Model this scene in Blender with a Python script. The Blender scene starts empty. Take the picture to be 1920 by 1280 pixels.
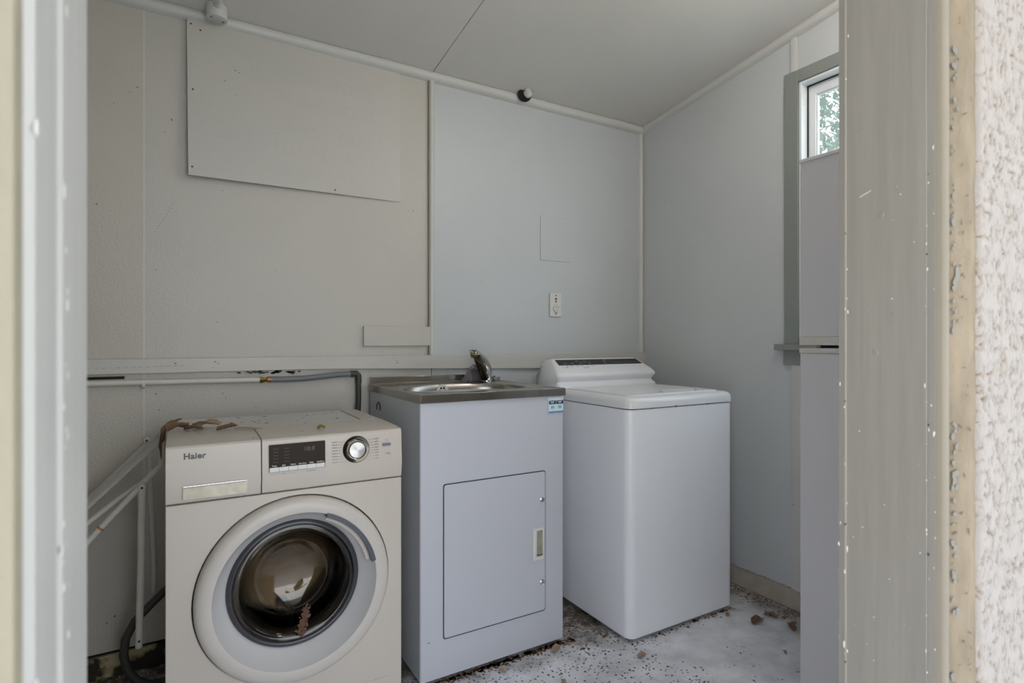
import bpy, bmesh, math, random
from mathutils import Vector, Matrix, noise
random.seed(7)
PI = math.pi
COL = bpy.context.scene.collection
sc = bpy.context.scene

# ---------------------------------------------------------------- camera
YAW = math.radians(30.5)
CAM_H = 1.10
cd = bpy.data.cameras.new('camera'); cam = bpy.data.objects.new('camera', cd); COL.objects.link(cam)
cam.location = (0, 0, CAM_H); cam.rotation_euler = (PI/2, 0, -YAW)
cd.sensor_width = 36; cd.lens = 36*1050/1920
cd.clip_start = 0.01; cd.clip_end = 100
cd.dof.use_dof = True; cd.dof.focus_distance = 1.9; cd.dof.aperture_fstop = 6.5
sc.camera = cam
# ---------------------------------------------------------------- world, light, exposure
w = bpy.data.worlds.new('sky'); sc.world = w; w.use_nodes = True
nt = w.node_tree; bg = nt.nodes['Background']
tcw = nt.nodes.new('ShaderNodeTexCoord'); sp = nt.nodes.new('ShaderNodeSeparateXYZ'); rp = nt.nodes.new('ShaderNodeValToRGB')
nt.links.new(tcw.outputs['Generated'], sp.inputs[0]); nt.links.new(sp.outputs[2], rp.inputs[0]); nt.links.new(rp.outputs[0], bg.inputs[0])
rp.color_ramp.elements[0].position = 0.0; rp.color_ramp.elements[0].color = (0.93, 0.95, 0.97, 1)
rp.color_ramp.elements[1].position = 0.6; rp.color_ramp.elements[1].color = (0.66, 0.80, 1.0, 1)
bg.inputs[1].default_value = 2.3
def area(name, loc, rot, sx, sy, power, color):
    l = bpy.data.lights.new(name, 'AREA'); l.shape = 'RECTANGLE'; l.size = sx; l.size_y = sy; l.energy = power; l.color = color
    o = bpy.data.objects.new(name, l); COL.objects.link(o); o.location = loc; o.rotation_euler = rot; return o
# portals: guide sky light through the doorway and the window (emit nothing themselves)
for n_, l_, r_, a_, b_ in (('doorway_portal', (0.36, 0.30, 1.05), (PI/2, 0, 0), 0.84, 2.1),
                           ('window_portal', (2.26, 0.91, 1.62), (0, PI/2, 0), 1.05, 0.9)):
    o = area(n_, l_, r_, a_, b_, 1, (1, 1, 1)); o.data.cycles.is_portal = True
sl = bpy.data.lights.new('sun', 'SUN'); sl.energy = 12.0; sl.angle = math.radians(1.5); sl.color = (1.0, 0.95, 0.88)
so = bpy.data.objects.new('sun', sl); COL.objects.link(so); so.rotation_euler = Vector((0.45, -0.62, -0.70)).to_track_quat('-Z', 'Y').to_euler()
sc.cycles.use_denoising = True
sc.cycles.max_bounces = 12; sc.cycles.diffuse_bounces = 8; sc.cycles.transmission_bounces = 10; sc.cycles.transparent_max_bounces = 16
sc.cycles.sample_clamp_indirect = 6; sc.cycles.caustics_refractive = False
vs = sc.view_settings
vs.view_transform = 'Standard'; vs.look = 'None'; vs.gamma = 1; vs.use_curve_mapping = False
vs.exposure = 0.93

# ---------------------------------------------------------------- materials
def mat(name, color, rough=0.5, metal=0.0, spec=0.5, bump=0.0, bscale=200.0, stretch=(1, 1, 1), var=0.0, vscale=3.0,
        dots=0.0, dotscale=30.0, dotcol=(0.10, 0.08, 0.06), coat=0.0, trans=0.0, ior=1.45, emit=None, estr=0):
    m = bpy.data.materials.new(name); m.use_nodes = True
    n = m.node_tree.nodes; L = m.node_tree.links; b = n['Principled BSDF']
    b.inputs['Base Color'].default_value = (*color, 1); b.inputs['Roughness'].default_value = rough
    b.inputs['Metallic'].default_value = metal; b.inputs['Specular IOR Level'].default_value = spec
    b.inputs['Coat Weight'].default_value = coat; b.inputs['Transmission Weight'].default_value = trans; b.inputs['IOR'].default_value = ior
    if emit: b.inputs['Emission Color'].default_value = (*emit, 1); b.inputs['Emission Strength'].default_value = estr
    tc = n.new('ShaderNodeTexCoord'); out = None
    def tex(scale, detail=3, st=(1, 1, 1)):
        mp = n.new('ShaderNodeMapping'); mp.inputs['Scale'].default_value = st; L.new(tc.outputs['Object'], mp.inputs[0])
        t = n.new('ShaderNodeTexNoise'); t.inputs['Scale'].default_value = scale; t.inputs['Detail'].default_value = detail
        L.new(mp.outputs[0], t.inputs['Vector']); return t
    if var:
        t = tex(vscale, 5, stretch); r = n.new('ShaderNodeMapRange'); r.inputs[1].default_value = 0.3; r.inputs[2].default_value = 0.7
        r.inputs[3].default_value = 1-var; r.inputs[4].default_value = 1+var; L.new(t.outputs['Fac'], r.inputs[0])
        mx = n.new('ShaderNodeVectorMath'); mx.operation = 'SCALE'; mx.inputs[0].default_value = color; L.new(r.outputs[0], mx.inputs['Scale']); out = mx.outputs[0]
    if dots:
        v = n.new('ShaderNodeTexVoronoi'); v.inputs['Scale'].default_value = dotscale
        wn = tex(dotscale*3, 1); ad = n.new('ShaderNodeVectorMath'); ad.operation = 'MULTIPLY_ADD'; ad.inputs[1].default_value = (0.02,)*3
        L.new(wn.outputs['Color'], ad.inputs[0]); L.new(tc.outputs['Object'], ad.inputs[2]); L.new(ad.outputs[0], v.inputs['Vector'])
        sr = n.new('ShaderNodeSeparateColor'); L.new(v.outputs['Color'], sr.inputs[0])
        th = n.new('ShaderNodeMath'); th.operation = 'MULTIPLY_ADD'; th.inputs[1].default_value = dots; th.inputs[2].default_value = -dots*0.72
        L.new(sr.outputs[0], th.inputs[0])
        lt = n.new('ShaderNodeMath'); lt.operation = 'LESS_THAN'; L.new(v.outputs['Distance'], lt.inputs[0]); L.new(th.outputs[0], lt.inputs[1])
        mc = n.new('ShaderNodeMix'); mc.data_type = 'RGBA'; mc.inputs[7].default_value = (*dotcol, 1); mc.inputs[6].default_value = (*color, 1)
        L.new(lt.outputs[0], mc.inputs[0])
        if out: L.new(out, mc.inputs[6])
        out = mc.outputs[2]
    if out: L.new(out, b.inputs['Base Color'])
    if bump:
        t = tex(bscale, 3, stretch); bp = n.new('ShaderNodeBump'); bp.inputs['Strength'].default_value = 1; bp.inputs['Distance'].default_value = bump
        L.new(t.outputs['Fac'], bp.inputs['Height']); L.new(bp.outputs[0], b.inputs['Normal'])
    return m

M = {}
M['wall_a'] = mat('cream_wall_paint', (0.485, 0.455, 0.395), 0.5, bump=0.0016, bscale=130, var=0.03, dots=0.12, dotscale=45, dotcol=(0.30, 0.26, 0.2))
M['wall_b'] = mat('warm_grey_wall_paint', (0.485, 0.462, 0.415), 0.45, bump=0.0014, bscale=130, var=0.03, dots=0.10, dotscale=45, dotcol=(0.32, 0.28, 0.23))
M['wall_c'] = mat('pale_grey_wall_paint', (0.485, 0.50, 0.505), 0.4, bump=0.0011, bscale=130, var=0.02, dots=0.14, dotscale=60, dotcol=(0.35, 0.34, 0.33))
M['wall_r'] = mat('grey_side_wall_paint', (0.52, 0.535, 0.54), 0.4, bump=0.0003, bscale=120, var=0.02, dots=0.08, dotscale=40, dotcol=(0.3, 0.28, 0.26))
M['ceil'] = mat('ceiling_paint', (0.63, 0.605, 0.57), 0.5, bump=0.0002, bscale=60, var=0.02)
M['trim'] = mat('gloss_trim_paint', (0.54, 0.535, 0.51), 0.35, bump=0.0008, bscale=40, var=0.03)
M['rail'] = mat('painted_rail_timber', (0.50, 0.485, 0.445), 0.42, bump=0.0012, bscale=60, stretch=(0.15, 1, 1), var=0.04, vscale=20, dots=0.22, dotscale=10, dotcol=(0.10, 0.08, 0.06))
M['board'] = mat('board_paint', (0.49, 0.472, 0.432), 0.45, bump=0.0003, bscale=90, var=0.015, dots=0.16, dotscale=9, dotcol=(0.12, 0.1, 0.08))
M['ghost'] = mat('overpainted_letters', (0.474, 0.458, 0.423), 0.45)
M['nib'] = mat('painted_concrete_nib', (0.42, 0.37, 0.31), 0.8, bump=0.004, bscale=40, var=0.16, vscale=12, dots=0.35, dotscale=30, dotcol=(0.12, 0.09, 0.06))
M['brownedge'] = mat('brown_batten_edge', (0.27, 0.22, 0.155), 0.8, var=0.2, vscale=8)
M['crack'] = mat('brown_crack', (0.11, 0.075, 0.04), 0.9)
M['speck'] = mat('dark_speck', (0.15, 0.125, 0.10), 0.8)
M['black'] = mat('black_gap', (0.015, 0.013, 0.012), 0.8)
M['grime'] = mat('dark_grime', (0.05, 0.04, 0.03), 0.9)
M['sage'] = mat('grey_green_window_paint', (0.235, 0.25, 0.235), 0.4, bump=0.0003, bscale=80, var=0.03)
M['winwhite'] = mat('white_window_paint', (0.72, 0.74, 0.76), 0.4, bump=0.0004, bscale=70, stretch=(1, 1, .2), var=0.04, vscale=20)
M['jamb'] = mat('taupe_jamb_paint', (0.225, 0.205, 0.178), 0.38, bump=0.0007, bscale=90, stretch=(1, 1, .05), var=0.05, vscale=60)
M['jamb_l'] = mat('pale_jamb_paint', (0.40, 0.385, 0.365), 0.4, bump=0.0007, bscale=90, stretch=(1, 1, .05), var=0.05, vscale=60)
M['bead'] = mat('cream_bead_paint', (0.205, 0.178, 0.138), 0.65, spec=0.2, bump=0.0006, bscale=60, stretch=(1, 1, .1), var=0.05, vscale=30)
M['chip'] = mat('white_paint_chip', (0.70, 0.67, 0.60), 0.6)
M['plaster'] = mat('old_yellowed_plaster', (0.20, 0.156, 0.106), 0.8, bump=0.003, bscale=70, stretch=(1, 1, .5), var=0.16, vscale=25, dots=0.2, dotscale=60, dotcol=(0.2, 0.13, 0.07))
M['plaster_d'] = mat('dull_plaster', (0.22, 0.195, 0.14), 0.8, bump=0.002, bscale=70)
M['greycaulk'] = mat('grey_paint_smear', (0.175, 0.165, 0.145), 0.7, var=0.1)
M['mach'] = mat('warm_tinted_white_enamel', (0.53, 0.475, 0.415), 0.32, var=0.015, vscale=4, dots=0.10, dotscale=14, dotcol=(0.10, 0.08, 0.06))  # warm light on the left side is tinted into this enamel
M['machtop'] = mat('dusty_white_worktop', (0.55, 0.525, 0.49), 0.35, var=0.05, vscale=12, dots=0.28, dotscale=24, dotcol=(0.07, 0.055, 0.04))
M['door_white'] = mat('white_door_plastic', (0.54, 0.495, 0.445), 0.35, dots=0.12, dotscale=18, dotcol=(0.12, 0.1, 0.08))
M['door_cone'] = mat('satin_white_plastic', (0.60, 0.585, 0.575), 0.25)
M['recess'] = mat('pearly_scuffed_recess', (0.42, 0.38, 0.30), 0.3, metal=0.3, var=0.15, vscale=40)
M['handle'] = mat('slate_door_grip', (0.085, 0.09, 0.105), 0.35)
M['grey_pl'] = mat('slate_grey_plastic', (0.16, 0.17, 0.19), 0.3)
M['rim'] = mat('dark_rim_plastic', (0.045, 0.045, 0.05), 0.12)
M['globe'] = mat('fill_lamp_globe', (0.9, 0.9, 0.88), 0.4, emit=(1.0, 0.955, 0.91), estr=16)
M['glass'] = mat('tinted_bowl_glass', (0.60, 0.53, 0.43), 0.01, trans=1.0, ior=1.5)
M['drum'] = mat('drum_steel', (0.10, 0.085, 0.065), 0.22, metal=1.0, dots=0.55, dotscale=70, dotcol=(0.02, 0.02, 0.02))
M['gasket'] = mat('grey_gasket_rubber', (0.055, 0.048, 0.04), 0.45, var=0.2, vscale=30)
M['paddle'] = mat('drum_paddle_plastic', (0.27, 0.22, 0.14), 0.35)
M['disp'] = mat('smoked_display_panel', (0.024, 0.017, 0.011), 0.25, spec=0.10)
M['digit'] = mat('unlit_display_segments', (0.07, 0.048, 0.033), 0.3)
M['print'] = mat('grey_print', (0.22, 0.22, 0.22), 0.5)
M['logo'] = mat('dark_logo_print', (0.06, 0.06, 0.065), 0.35)
M['chrome'] = mat('chrome', (0.75, 0.75, 0.76), 0.12, metal=1)
M['knobdark'] = mat('dark_bronze_chrome', (0.10, 0.085, 0.06), 0.10, metal=1)
M['steel'] = mat('brushed_sink_steel', (0.40, 0.38, 0.345), 0.27, metal=1, bump=0.0001, bscale=300, stretch=(.1, 1, 1), var=0.06, vscale=10)
M['steelrim'] = mat('dull_sink_rim_steel', (0.46, 0.44, 0.405), 0.16, metal=1, bump=0.0003, bscale=40, var=0.15, vscale=14)
M['cab'] = mat('white_powder_coat', (0.52, 0.525, 0.565), 0.38, bump=0.00005, bscale=500, dots=0.06, dotscale=12, dotcol=(0.2, 0.17, 0.15))
M['cabside'] = mat('bluish_side_coat', (0.52, 0.54, 0.58), 0.4, dots=0.06, dotscale=12)
M['cream_pl'] = mat('cream_handle_plastic', (0.66, 0.65, 0.62), 0.4)
M['tl'] = mat('white_washer_enamel', (0.84, 0.85, 0.88), 0.28, dots=0.06, dotscale=10, dotcol=(0.2, 0.18, 0.16))
M['tllid'] = mat('white_lid_plastic', (0.74, 0.74, 0.75), 0.25, dots=0.05, dotscale=14)
M['tldark'] = mat('dark_grey_console_strip', (0.035, 0.036, 0.038), 0.35, spec=0.2)
M['fridge'] = mat('white_fridge_skin', (0.60, 0.585, 0.605), 0.35, bump=0.0001, bscale=300, dots=0.08, dotscale=14, dotcol=(0.15, 0.12, 0.1))
M['fridgetrim'] = mat('aged_cream_fridge_trim', (0.56, 0.545, 0.49), 0.4)
M['outlet'] = mat('cream_bakelite', (0.60, 0.58, 0.55), 0.35, var=0.03)
M['pipe'] = mat('painted_copper_pipe', (0.60, 0.575, 0.52), 0.4, bump=0.0008, bscale=40, var=0.05)
M['brass'] = mat('aged_brass', (0.45, 0.32, 0.10), 0.35, metal=1, var=0.2, vscale=60)
M['worn'] = mat('worn_chrome', (0.42, 0.38, 0.27), 0.25, metal=1, var=0.5, vscale=150)
M['copper'] = mat('red_copper_crimp', (0.42, 0.16, 0.09), 0.4, metal=0.6)
M['hose'] = mat('grey_rubber_hose', (0.17, 0.185, 0.20), 0.45, var=0.08)
M['hosedark'] = mat('black_rubber_hose', (0.045, 0.042, 0.038), 0.5, bump=0.0005, bscale=200)
M['rack'] = mat('white_coated_tube', (0.60, 0.57, 0.52), 0.4, bump=0.0004, bscale=90, var=0.05, vscale=20, dots=0.25, dotscale=30, dotcol=(0.2, 0.13, 0.07))
M['rust'] = mat('rust', (0.42, 0.18, 0.04), 0.8)
M['bark'] = mat('dry_brown_bark', (0.16, 0.092, 0.048), 0.75, bump=0.002, bscale=150, stretch=(.2, 1, 1), var=0.3, vscale=40)
M['bark2'] = mat('pale_dry_leaf', (0.36, 0.25, 0.16), 0.75, bump=0.001, bscale=150, var=0.25, vscale=50)
M['moss'] = mat('yellow_green_leaf_bit', (0.22, 0.20, 0.03), 0.7, var=0.5, vscale=120)
M['sprig'] = mat('dry_sprig', (0.13, 0.065, 0.04), 0.8, var=0.4, vscale=90)
M['litter'] = mat('leaf_litter_crumbs', (0.17, 0.10, 0.06), 0.9, var=0.4, vscale=60)
M['cloth'] = mat('grey_towelling', (0.27, 0.245, 0.25), 0.95, bump=0.002, bscale=500, var=0.08, vscale=30)
M['hem'] = mat('pale_cloth_hem', (0.50, 0.47, 0.46), 0.95)
M['label'] = mat('pale_sticker', (0.62, 0.70, 0.75), 0.5)
M['navy'] = mat('navy_sticker_print', (0.025, 0.04, 0.075), 0.5)
M['cyan'] = mat('blue_sticker_print', (0.06, 0.26, 0.45), 0.5)
M['palecyan'] = mat('pale_blue_sticker_print', (0.38, 0.58, 0.66), 0.5)
M['leaf'] = mat('tree_leaf', (0.085, 0.12, 0.05), 0.45, var=0.6, vscale=3)
M['trunk'] = mat('tree_bark', (0.16, 0.12, 0.09), 0.9)
M['grass'] = mat('mown_grass', (0.12, 0.17, 0.06), 0.9, var=0.3)
M['path'] = mat('outdoor_concrete', (0.58, 0.565, 0.54), 0.85, var=0.1, bump=0.001)

def knob_mat():
    m = mat('radially_brushed_aluminium', (0.52, 0.51, 0.49), 0.34, metal=1)
    n = m.node_tree.nodes; L = m.node_tree.links; b = n['Principled BSDF']
    t = n.new('ShaderNodeTangent'); t.direction_type = 'RADIAL'; t.axis = 'Y'
    b.inputs['Anisotropic'].default_value = 0.85; L.new(t.outputs[0], b.inputs['Tangent']); return m
M['knobface'] = knob_mat()

def floor_mat():
    m = mat('old_concrete_floor', (0.40, 0.405, 0.43), 0.75)
    n = m.node_tree.nodes; L = m.node_tree.links; b = n['Principled BSDF']
    tc = n.new('ShaderNodeTexCoord')
    def N(scale, d=5, rough=0.6):
        t = n.new('ShaderNodeTexNoise'); t.inputs['Scale'].default_value = scale; t.inputs['Detail'].default_value = d; t.inputs['Roughness'].default_value = rough
        L.new(tc.outputs['Object'], t.inputs['Vector']); return t
    def R(src, a, c, d=0.0, e=1.0):
        r = n.new('ShaderNodeMapRange'); r.inputs[1].default_value = a; r.inputs[2].default_value = c; r.inputs[3].default_value = d; r.inputs[4].default_value = e
        L.new(src, r.inputs[0]); return r.outputs[0]
    def MX(f, a, c):
        x = n.new('ShaderNodeMix'); x.data_type = 'RGBA'
        for i, v in ((0, f), (6, a), (7, c)):
            if isinstance(v, tuple): x.inputs[i].default_value = (*v, 1)
            else: L.new(v, x.inputs[i])
        return x.outputs[2]
    def MA(op, a, c):
        x = n.new('ShaderNodeMath'); x.operation = op
        for i, v in ((0, a), (1, c)):
            if isinstance(v, (int, float)): x.inputs[i].default_value = v
            else: L.new(v, x.inputs[i])
        return x.outputs[0]
    base = MX(R(N(6).outputs['Fac'], 0.35, 0.65), (0.52, 0.52, 0.55), (0.80, 0.80, 0.83))
    base = MX(R(N(45).outputs['Fac'], 0.58, 0.72), base, (0.74, 0.74, 0.75))
    v = n.new('ShaderNodeTexVoronoi'); v.inputs['Scale'].default_value = 120; L.new(tc.outputs['Object'], v.inputs['Vector'])
    v.inputs['Randomness'].default_value = 1
    sr = n.new('ShaderNodeSeparateColor'); L.new(v.outputs['Color'], sr.inputs[0])
    agg = MA('LESS_THAN', v.outputs['Distance'], MA('SUBTRACT', MA('MULTIPLY', sr.outputs[0], 1.2), 0.62))
    sx_ = n.new('ShaderNodeSeparateXYZ'); L.new(tc.outputs['Object'], sx_.inputs[0])
    agg = MA('MULTIPLY', agg, MA('GREATER_THAN', MA('SUBTRACT', MA('ADD', N(4.0).outputs['Fac'], MA('MULTIPLY', N(40).outputs['Fac'], 0.4)), MA('MULTIPLY', sx_.outputs[0], 0.30)), 0.26))
    base = MX(agg, base, (0.09, 0.09, 0.105))
    s = n.new('ShaderNodeSeparateXYZ'); L.new(tc.outputs['Object'], s.inputs[0])
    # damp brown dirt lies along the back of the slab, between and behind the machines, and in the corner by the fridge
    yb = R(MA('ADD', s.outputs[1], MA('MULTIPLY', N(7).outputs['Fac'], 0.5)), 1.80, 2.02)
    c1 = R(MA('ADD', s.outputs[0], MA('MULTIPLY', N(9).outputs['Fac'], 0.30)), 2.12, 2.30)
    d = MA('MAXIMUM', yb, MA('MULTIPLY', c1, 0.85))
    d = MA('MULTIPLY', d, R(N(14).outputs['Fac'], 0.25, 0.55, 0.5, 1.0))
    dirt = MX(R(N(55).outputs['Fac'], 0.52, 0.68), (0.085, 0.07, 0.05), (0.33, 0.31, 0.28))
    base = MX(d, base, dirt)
    L.new(base, b.inputs['Base Color'])
    bp = n.new('ShaderNodeBump'); bp.inputs['Strength'].default_value = 1; bp.inputs['Distance'].default_value = 0.004; L.new(N(25, 8).outputs['Fac'], bp.inputs['Height']); L.new(bp.outputs[0], b.inputs['Normal'])
    return m
M['floor'] = floor_mat()

def mould_mat():
    m = mat('mouldy_nib_concrete', (0.34, 0.28, 0.16), 0.9)
    n = m.node_tree.nodes; L = m.node_tree.links; b = n['Principled BSDF']
    tc = n.new('ShaderNodeTexCoord'); t = n.new('ShaderNodeTexNoise'); t.inputs['Scale'].default_value = 18; t.inputs['Detail'].default_value = 7
    L.new(tc.outputs['Object'], t.inputs['Vector'])
    s = n.new('ShaderNodeSeparateXYZ'); L.new(tc.outputs['Object'], s.inputs[0])
    a = n.new('ShaderNodeMath'); a.operation = 'MULTIPLY_ADD'; a.inputs[1].default_value = -2.2; L.new(s.outputs[2], a.inputs[0]); L.new(t.outputs['Fac'], a.inputs[2])
    r = n.new('ShaderNodeValToRGB'); L.new(a.outputs[0], r.inputs[0])
    e = r.color_ramp.elements; e[0].position = 0.32; e[0].color = (0.40, 0.34, 0.21, 1); e[1].position = 0.45; e[1].color = (0.035, 0.028, 0.018, 1)
    x = e.new(0.40); x.color = (0.24, 0.19, 0.09, 1)
    L.new(r.outputs[0], b.inputs['Base Color'])
    bp = n.new('ShaderNodeBump'); bp.inputs['Distance'].default_value = 0.008; L.new(t.outputs['Fac'], bp.inputs['Height']); L.new(bp.outputs[0], b.inputs['Normal'])
    return m
M['mould'] = mould_mat()

def stucco_mat():
    m = mat('white_stucco', (0.74, 0.70, 0.65), 0.85)
    n = m.node_tree.nodes; L = m.node_tree.links; b = n['Principled BSDF']
    at = n.new('ShaderNodeAttribute'); at.attribute_name = 'groove'
    r = n.new('ShaderNodeValToRGB'); L.new(at.outputs['Fac'], r.inputs[0])
    e = r.color_ramp.elements; e[0].position = 0.05; e[0].color = (0.295, 0.262, 0.236, 1); e[1].position = 0.95; e[1].color = (0.16, 0.11, 0.07, 1)
    x = e.new(0.5); x.color = (0.26, 0.215, 0.175, 1)
    tc = n.new('ShaderNodeTexCoord'); t = n.new('ShaderNodeTexNoise'); t.inputs['Scale'].default_value = 400; L.new(tc.outputs['Object'], t.inputs['Vector'])
    bp = n.new('ShaderNodeBump'); bp.inputs['Distance'].default_value = 0.0008; L.new(t.outputs['Fac'], bp.inputs['Height']); L.new(bp.outputs[0], b.inputs['Normal'])
    L.new(r.outputs[0], b.inputs['Base Color']); return m
M['stucco'] = stucco_mat()

def glass_mat():
    m = bpy.data.materials.new('dusty_window_glass'); m.use_nodes = True; n = m.node_tree.nodes; L = m.node_tree.links
    n.remove(n['Principled BSDF']); o = n['Material Output']
    tr = n.new('ShaderNodeBsdfTransparent'); tr.inputs[0].default_value = (0.93, 0.96, 0.97, 1)
    gl = n.new('ShaderNodeBsdfGlossy'); gl.inputs['Roughness'].default_value = 0.05
    df = n.new('ShaderNodeBsdfTranslucent'); df.inputs[0].default_value = (0.8, 0.85, 0.9, 1)
    a = n.new('ShaderNodeMixShader'); a.inputs[0].default_value = 0.10; L.new(tr.outputs[0], a.inputs[1]); L.new(df.outputs[0], a.inputs[2])
    c = n.new('ShaderNodeMixShader'); c.inputs[0].default_value = 0.06; L.new(a.outputs[0], c.inputs[1]); L.new(gl.outputs[0], c.inputs[2])
    L.new(c.outputs[0], o.inputs[0]); return m
M['winglass'] = glass_mat()

# ---------------------------------------------------------------- mesh helpers (all coordinates are world metres)
def box(bm, x0, x1, y0, y1, z0, z1):
    v = [bm.verts.new(p) for p in ((x0,y0,z0),(x1,y0,z0),(x1,y1,z0),(x0,y1,z0),(x0,y0,z1),(x1,y0,z1),(x1,y1,z1),(x0,y1,z1))]
    for f in ((3,2,1,0),(4,5,6,7),(0,1,5,4),(1,2,6,5),(2,3,7,6),(3,0,4,7)): bm.faces.new([v[i] for i in f])
    return bm
def frame_of(d):
    d = d.normalized(); up = Vector((0,0,1)) if abs(d.z) < 0.95 else Vector((1,0,0))
    a = d.cross(up).normalized(); return a, d.cross(a).normalized()
def tube(bm, pts, r, n=12, caps=True, flat=1.0):
    pts = [Vector(p) for p in pts]; rings = []; a = b = None
    for i, p in enumerate(pts):
        d = (pts[min(i+1, len(pts)-1)] - pts[max(i-1, 0)]).normalized()
        if a is None: a, b = frame_of(d)
        else:
            a = (a - d*a.dot(d)).normalized(); b = d.cross(a).normalized()
        rr = r[i] if isinstance(r, (list, tuple)) else r
        rings.append([bm.verts.new(p + (a*math.cos(2*PI*k/n) + b*math.sin(2*PI*k/n)*flat)*rr) for k in range(n)])
    for q in range(len(rings)-1):
        for k in range(n): bm.faces.new((rings[q][k], rings[q][(k+1)%n], rings[q+1][(k+1)%n], rings[q+1][k]))
    if caps: bm.faces.new(rings[0][::-1]); bm.faces.new(rings[-1])
    return bm
def lathe(bm, c, axis, prof, n=48, a0=0.0, a1=2*PI, closed=False):
    """prof: (radius, distance along axis)"""
    c = Vector(c); ax = Vector(axis).normalized(); u, v = frame_of(ax)
    full = abs(a1-a0-2*PI) < 1e-6; m = n if full else n+1; rings = []
    for r, h in prof:
        if r < 1e-6: rings.append([bm.verts.new(c + ax*h)]*m)
        else: rings.append([bm.verts.new(c + ax*h + (u*math.cos(a0+(a1-a0)*k/n) + v*math.sin(a0+(a1-a0)*k/n))*r) for k in range(m)])
    pr = list(zip(rings, rings[1:])) + ([(rings[-1], rings[0])] if closed else [])
    for A, B in pr:
        for k in range(n):
            q = [A[k], A[(k+1)%m], B[(k+1)%m], B[k]]; q = [x for i, x in enumerate(q) if x not in q[:i]]
            if len(q) > 2:
                try: bm.faces.new(q)
                except ValueError: pass
    return bm
def prism(bm, poly, axis, a, b):
    """poly of 2D points extruded along axis 0/1/2 from a to b"""
    def P(p, t):
        q = list(p); q.insert(axis, t); return bm.verts.new(q)
    A = [P(p, a) for p in poly]; B = [P(p, b) for p in poly]; n = len(poly)
    bm.faces.new(A); bm.faces.new(B[::-1])
    for i in range(n): bm.faces.new((A[i], B[i], B[(i+1)%n], A[(i+1)%n]))
    return bm
def rrect(x0, x1, y0, y1, r, n=5):
    rs = r if isinstance(r, (list, tuple)) else [r]*4; out = []
    for (cx, cy, a), q in zip(((x0, y0, PI), (x1, y0, 1.5*PI), (x1, y1, 0), (x0, y1, .5*PI)), rs):
        q = max(q, 1e-5); ox = cx + (q if cx == x0 else -q); oy = cy + (q if cy == y0 else -q)
        for k in range(n+1): t = a + .5*PI*k/n; out.append((ox+q*math.cos(t), oy+q*math.sin(t)))
    return out
def obj(name, bm, m, parent=None, bevel=0, seg=2, smooth=True, ang=40, label=None):
    bmesh.ops.recalc_face_normals(bm, faces=bm.faces)
    me = bpy.data.meshes.new(name)
    if parent is not None: base = Vector(parent['base'])
    else:
        xs = [v.co for v in bm.verts]; lo = [min(c[i] for c in xs) for i in range(3)]; hi = [max(c[i] for c in xs) for i in range(3)]
        base = Vector(((lo[0]+hi[0])/2, (lo[1]+hi[1])/2, lo[2]))
        if name.startswith(('wall', 'floor', 'ceil')): base = Vector((0, 0, 0))
    for v in bm.verts: v.co -= base
    bm.to_mesh(me); bm.free(); me.materials.append(m if not isinstance(m, str) else M[m])
    o = bpy.data.objects.new(name, me); COL.objects.link(o)
    if parent is not None: o.parent = parent
    else: o.location = base
    o['base'] = tuple(base)
    if smooth:
        me.shade_smooth(); me.set_sharp_from_angle(angle=math.radians(ang))
    if bevel:
        b = o.modifiers.new('bevel', 'BEVEL'); b.width = bevel; b.segments = seg; b.limit_method = 'ANGLE'; b.angle_limit = math.radians(40); b.harden_normals = False
    if label: o['label'] = label
    return o
def tag(o, label, cat, group=None):
    o['label'] = label; o['category'] = cat
    if group: o['group'] = group
    return o
def struct(o): o['kind'] = 'structure'; return o
def thing(name, label, cat, loc, group=None):
    o = bpy.data.objects.new(name, None); COL.objects.link(o); o.location = loc; o['base'] = tuple(loc); o.empty_display_size = 0.05
    return tag(o, label, cat, group)
def text(name, s, size, loc, m, parent, depth=0.0004, face='-Y', bold=0.0, sx=1.0, align='LEFT', space=1.0):
    c = bpy.data.curves.new(name, 'FONT'); c.body = s; c.size = size; c.extrude = depth/2; c.offset = bold; c.align_x = align; c.space_character = space; c.resolution_u = 3
    t = bpy.data.objects.new(name, c); COL.objects.link(t)
    dg = bpy.context.evaluated_depsgraph_get(); me = bpy.data.meshes.new_from_object(t.evaluated_get(dg)); bpy.data.objects.remove(t)
    base = Vector(parent['base'])
    for v in me.vertices:
        x, y, z = v.co; v.co = Vector((loc[0]+x*sx, loc[1]-z, loc[2]+y)) - base
    me.materials.clear(); me.materials.append(M[m]); o = bpy.data.objects.new(name, me); COL.objects.link(o); o.parent = parent; o['base'] = tuple(base); return o
B = bmesh.new
def bx(*a): return box(B(), *a)
def fleck(bm, c, n, u, s, asp=1.0, rot=0.0):
    """thin irregular flake lying on a surface at c, normal n, direction u"""
    n = Vector(n); u = Vector(u).normalized(); v = n.cross(u); c = Vector(c); u, v = u*math.cos(rot)+v*math.sin(rot), v*math.cos(rot)-u*math.sin(rot)
    k = random.randint(5, 7); lo = []; hi = []
    for i in range(k):
        t = 2*PI*i/k; r = s*random.uniform(.6, 1.2); p = c + u*math.cos(t)*r*asp + v*math.sin(t)*r
        lo.append(bm.verts.new(p)); hi.append(bm.verts.new(p + n*min(s*0.25, 0.0006)))
    bm.faces.new(hi)
    for i in range(k): bm.faces.new((lo[i], lo[(i+1)%k], hi[(i+1)%k], hi[i]))

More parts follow.
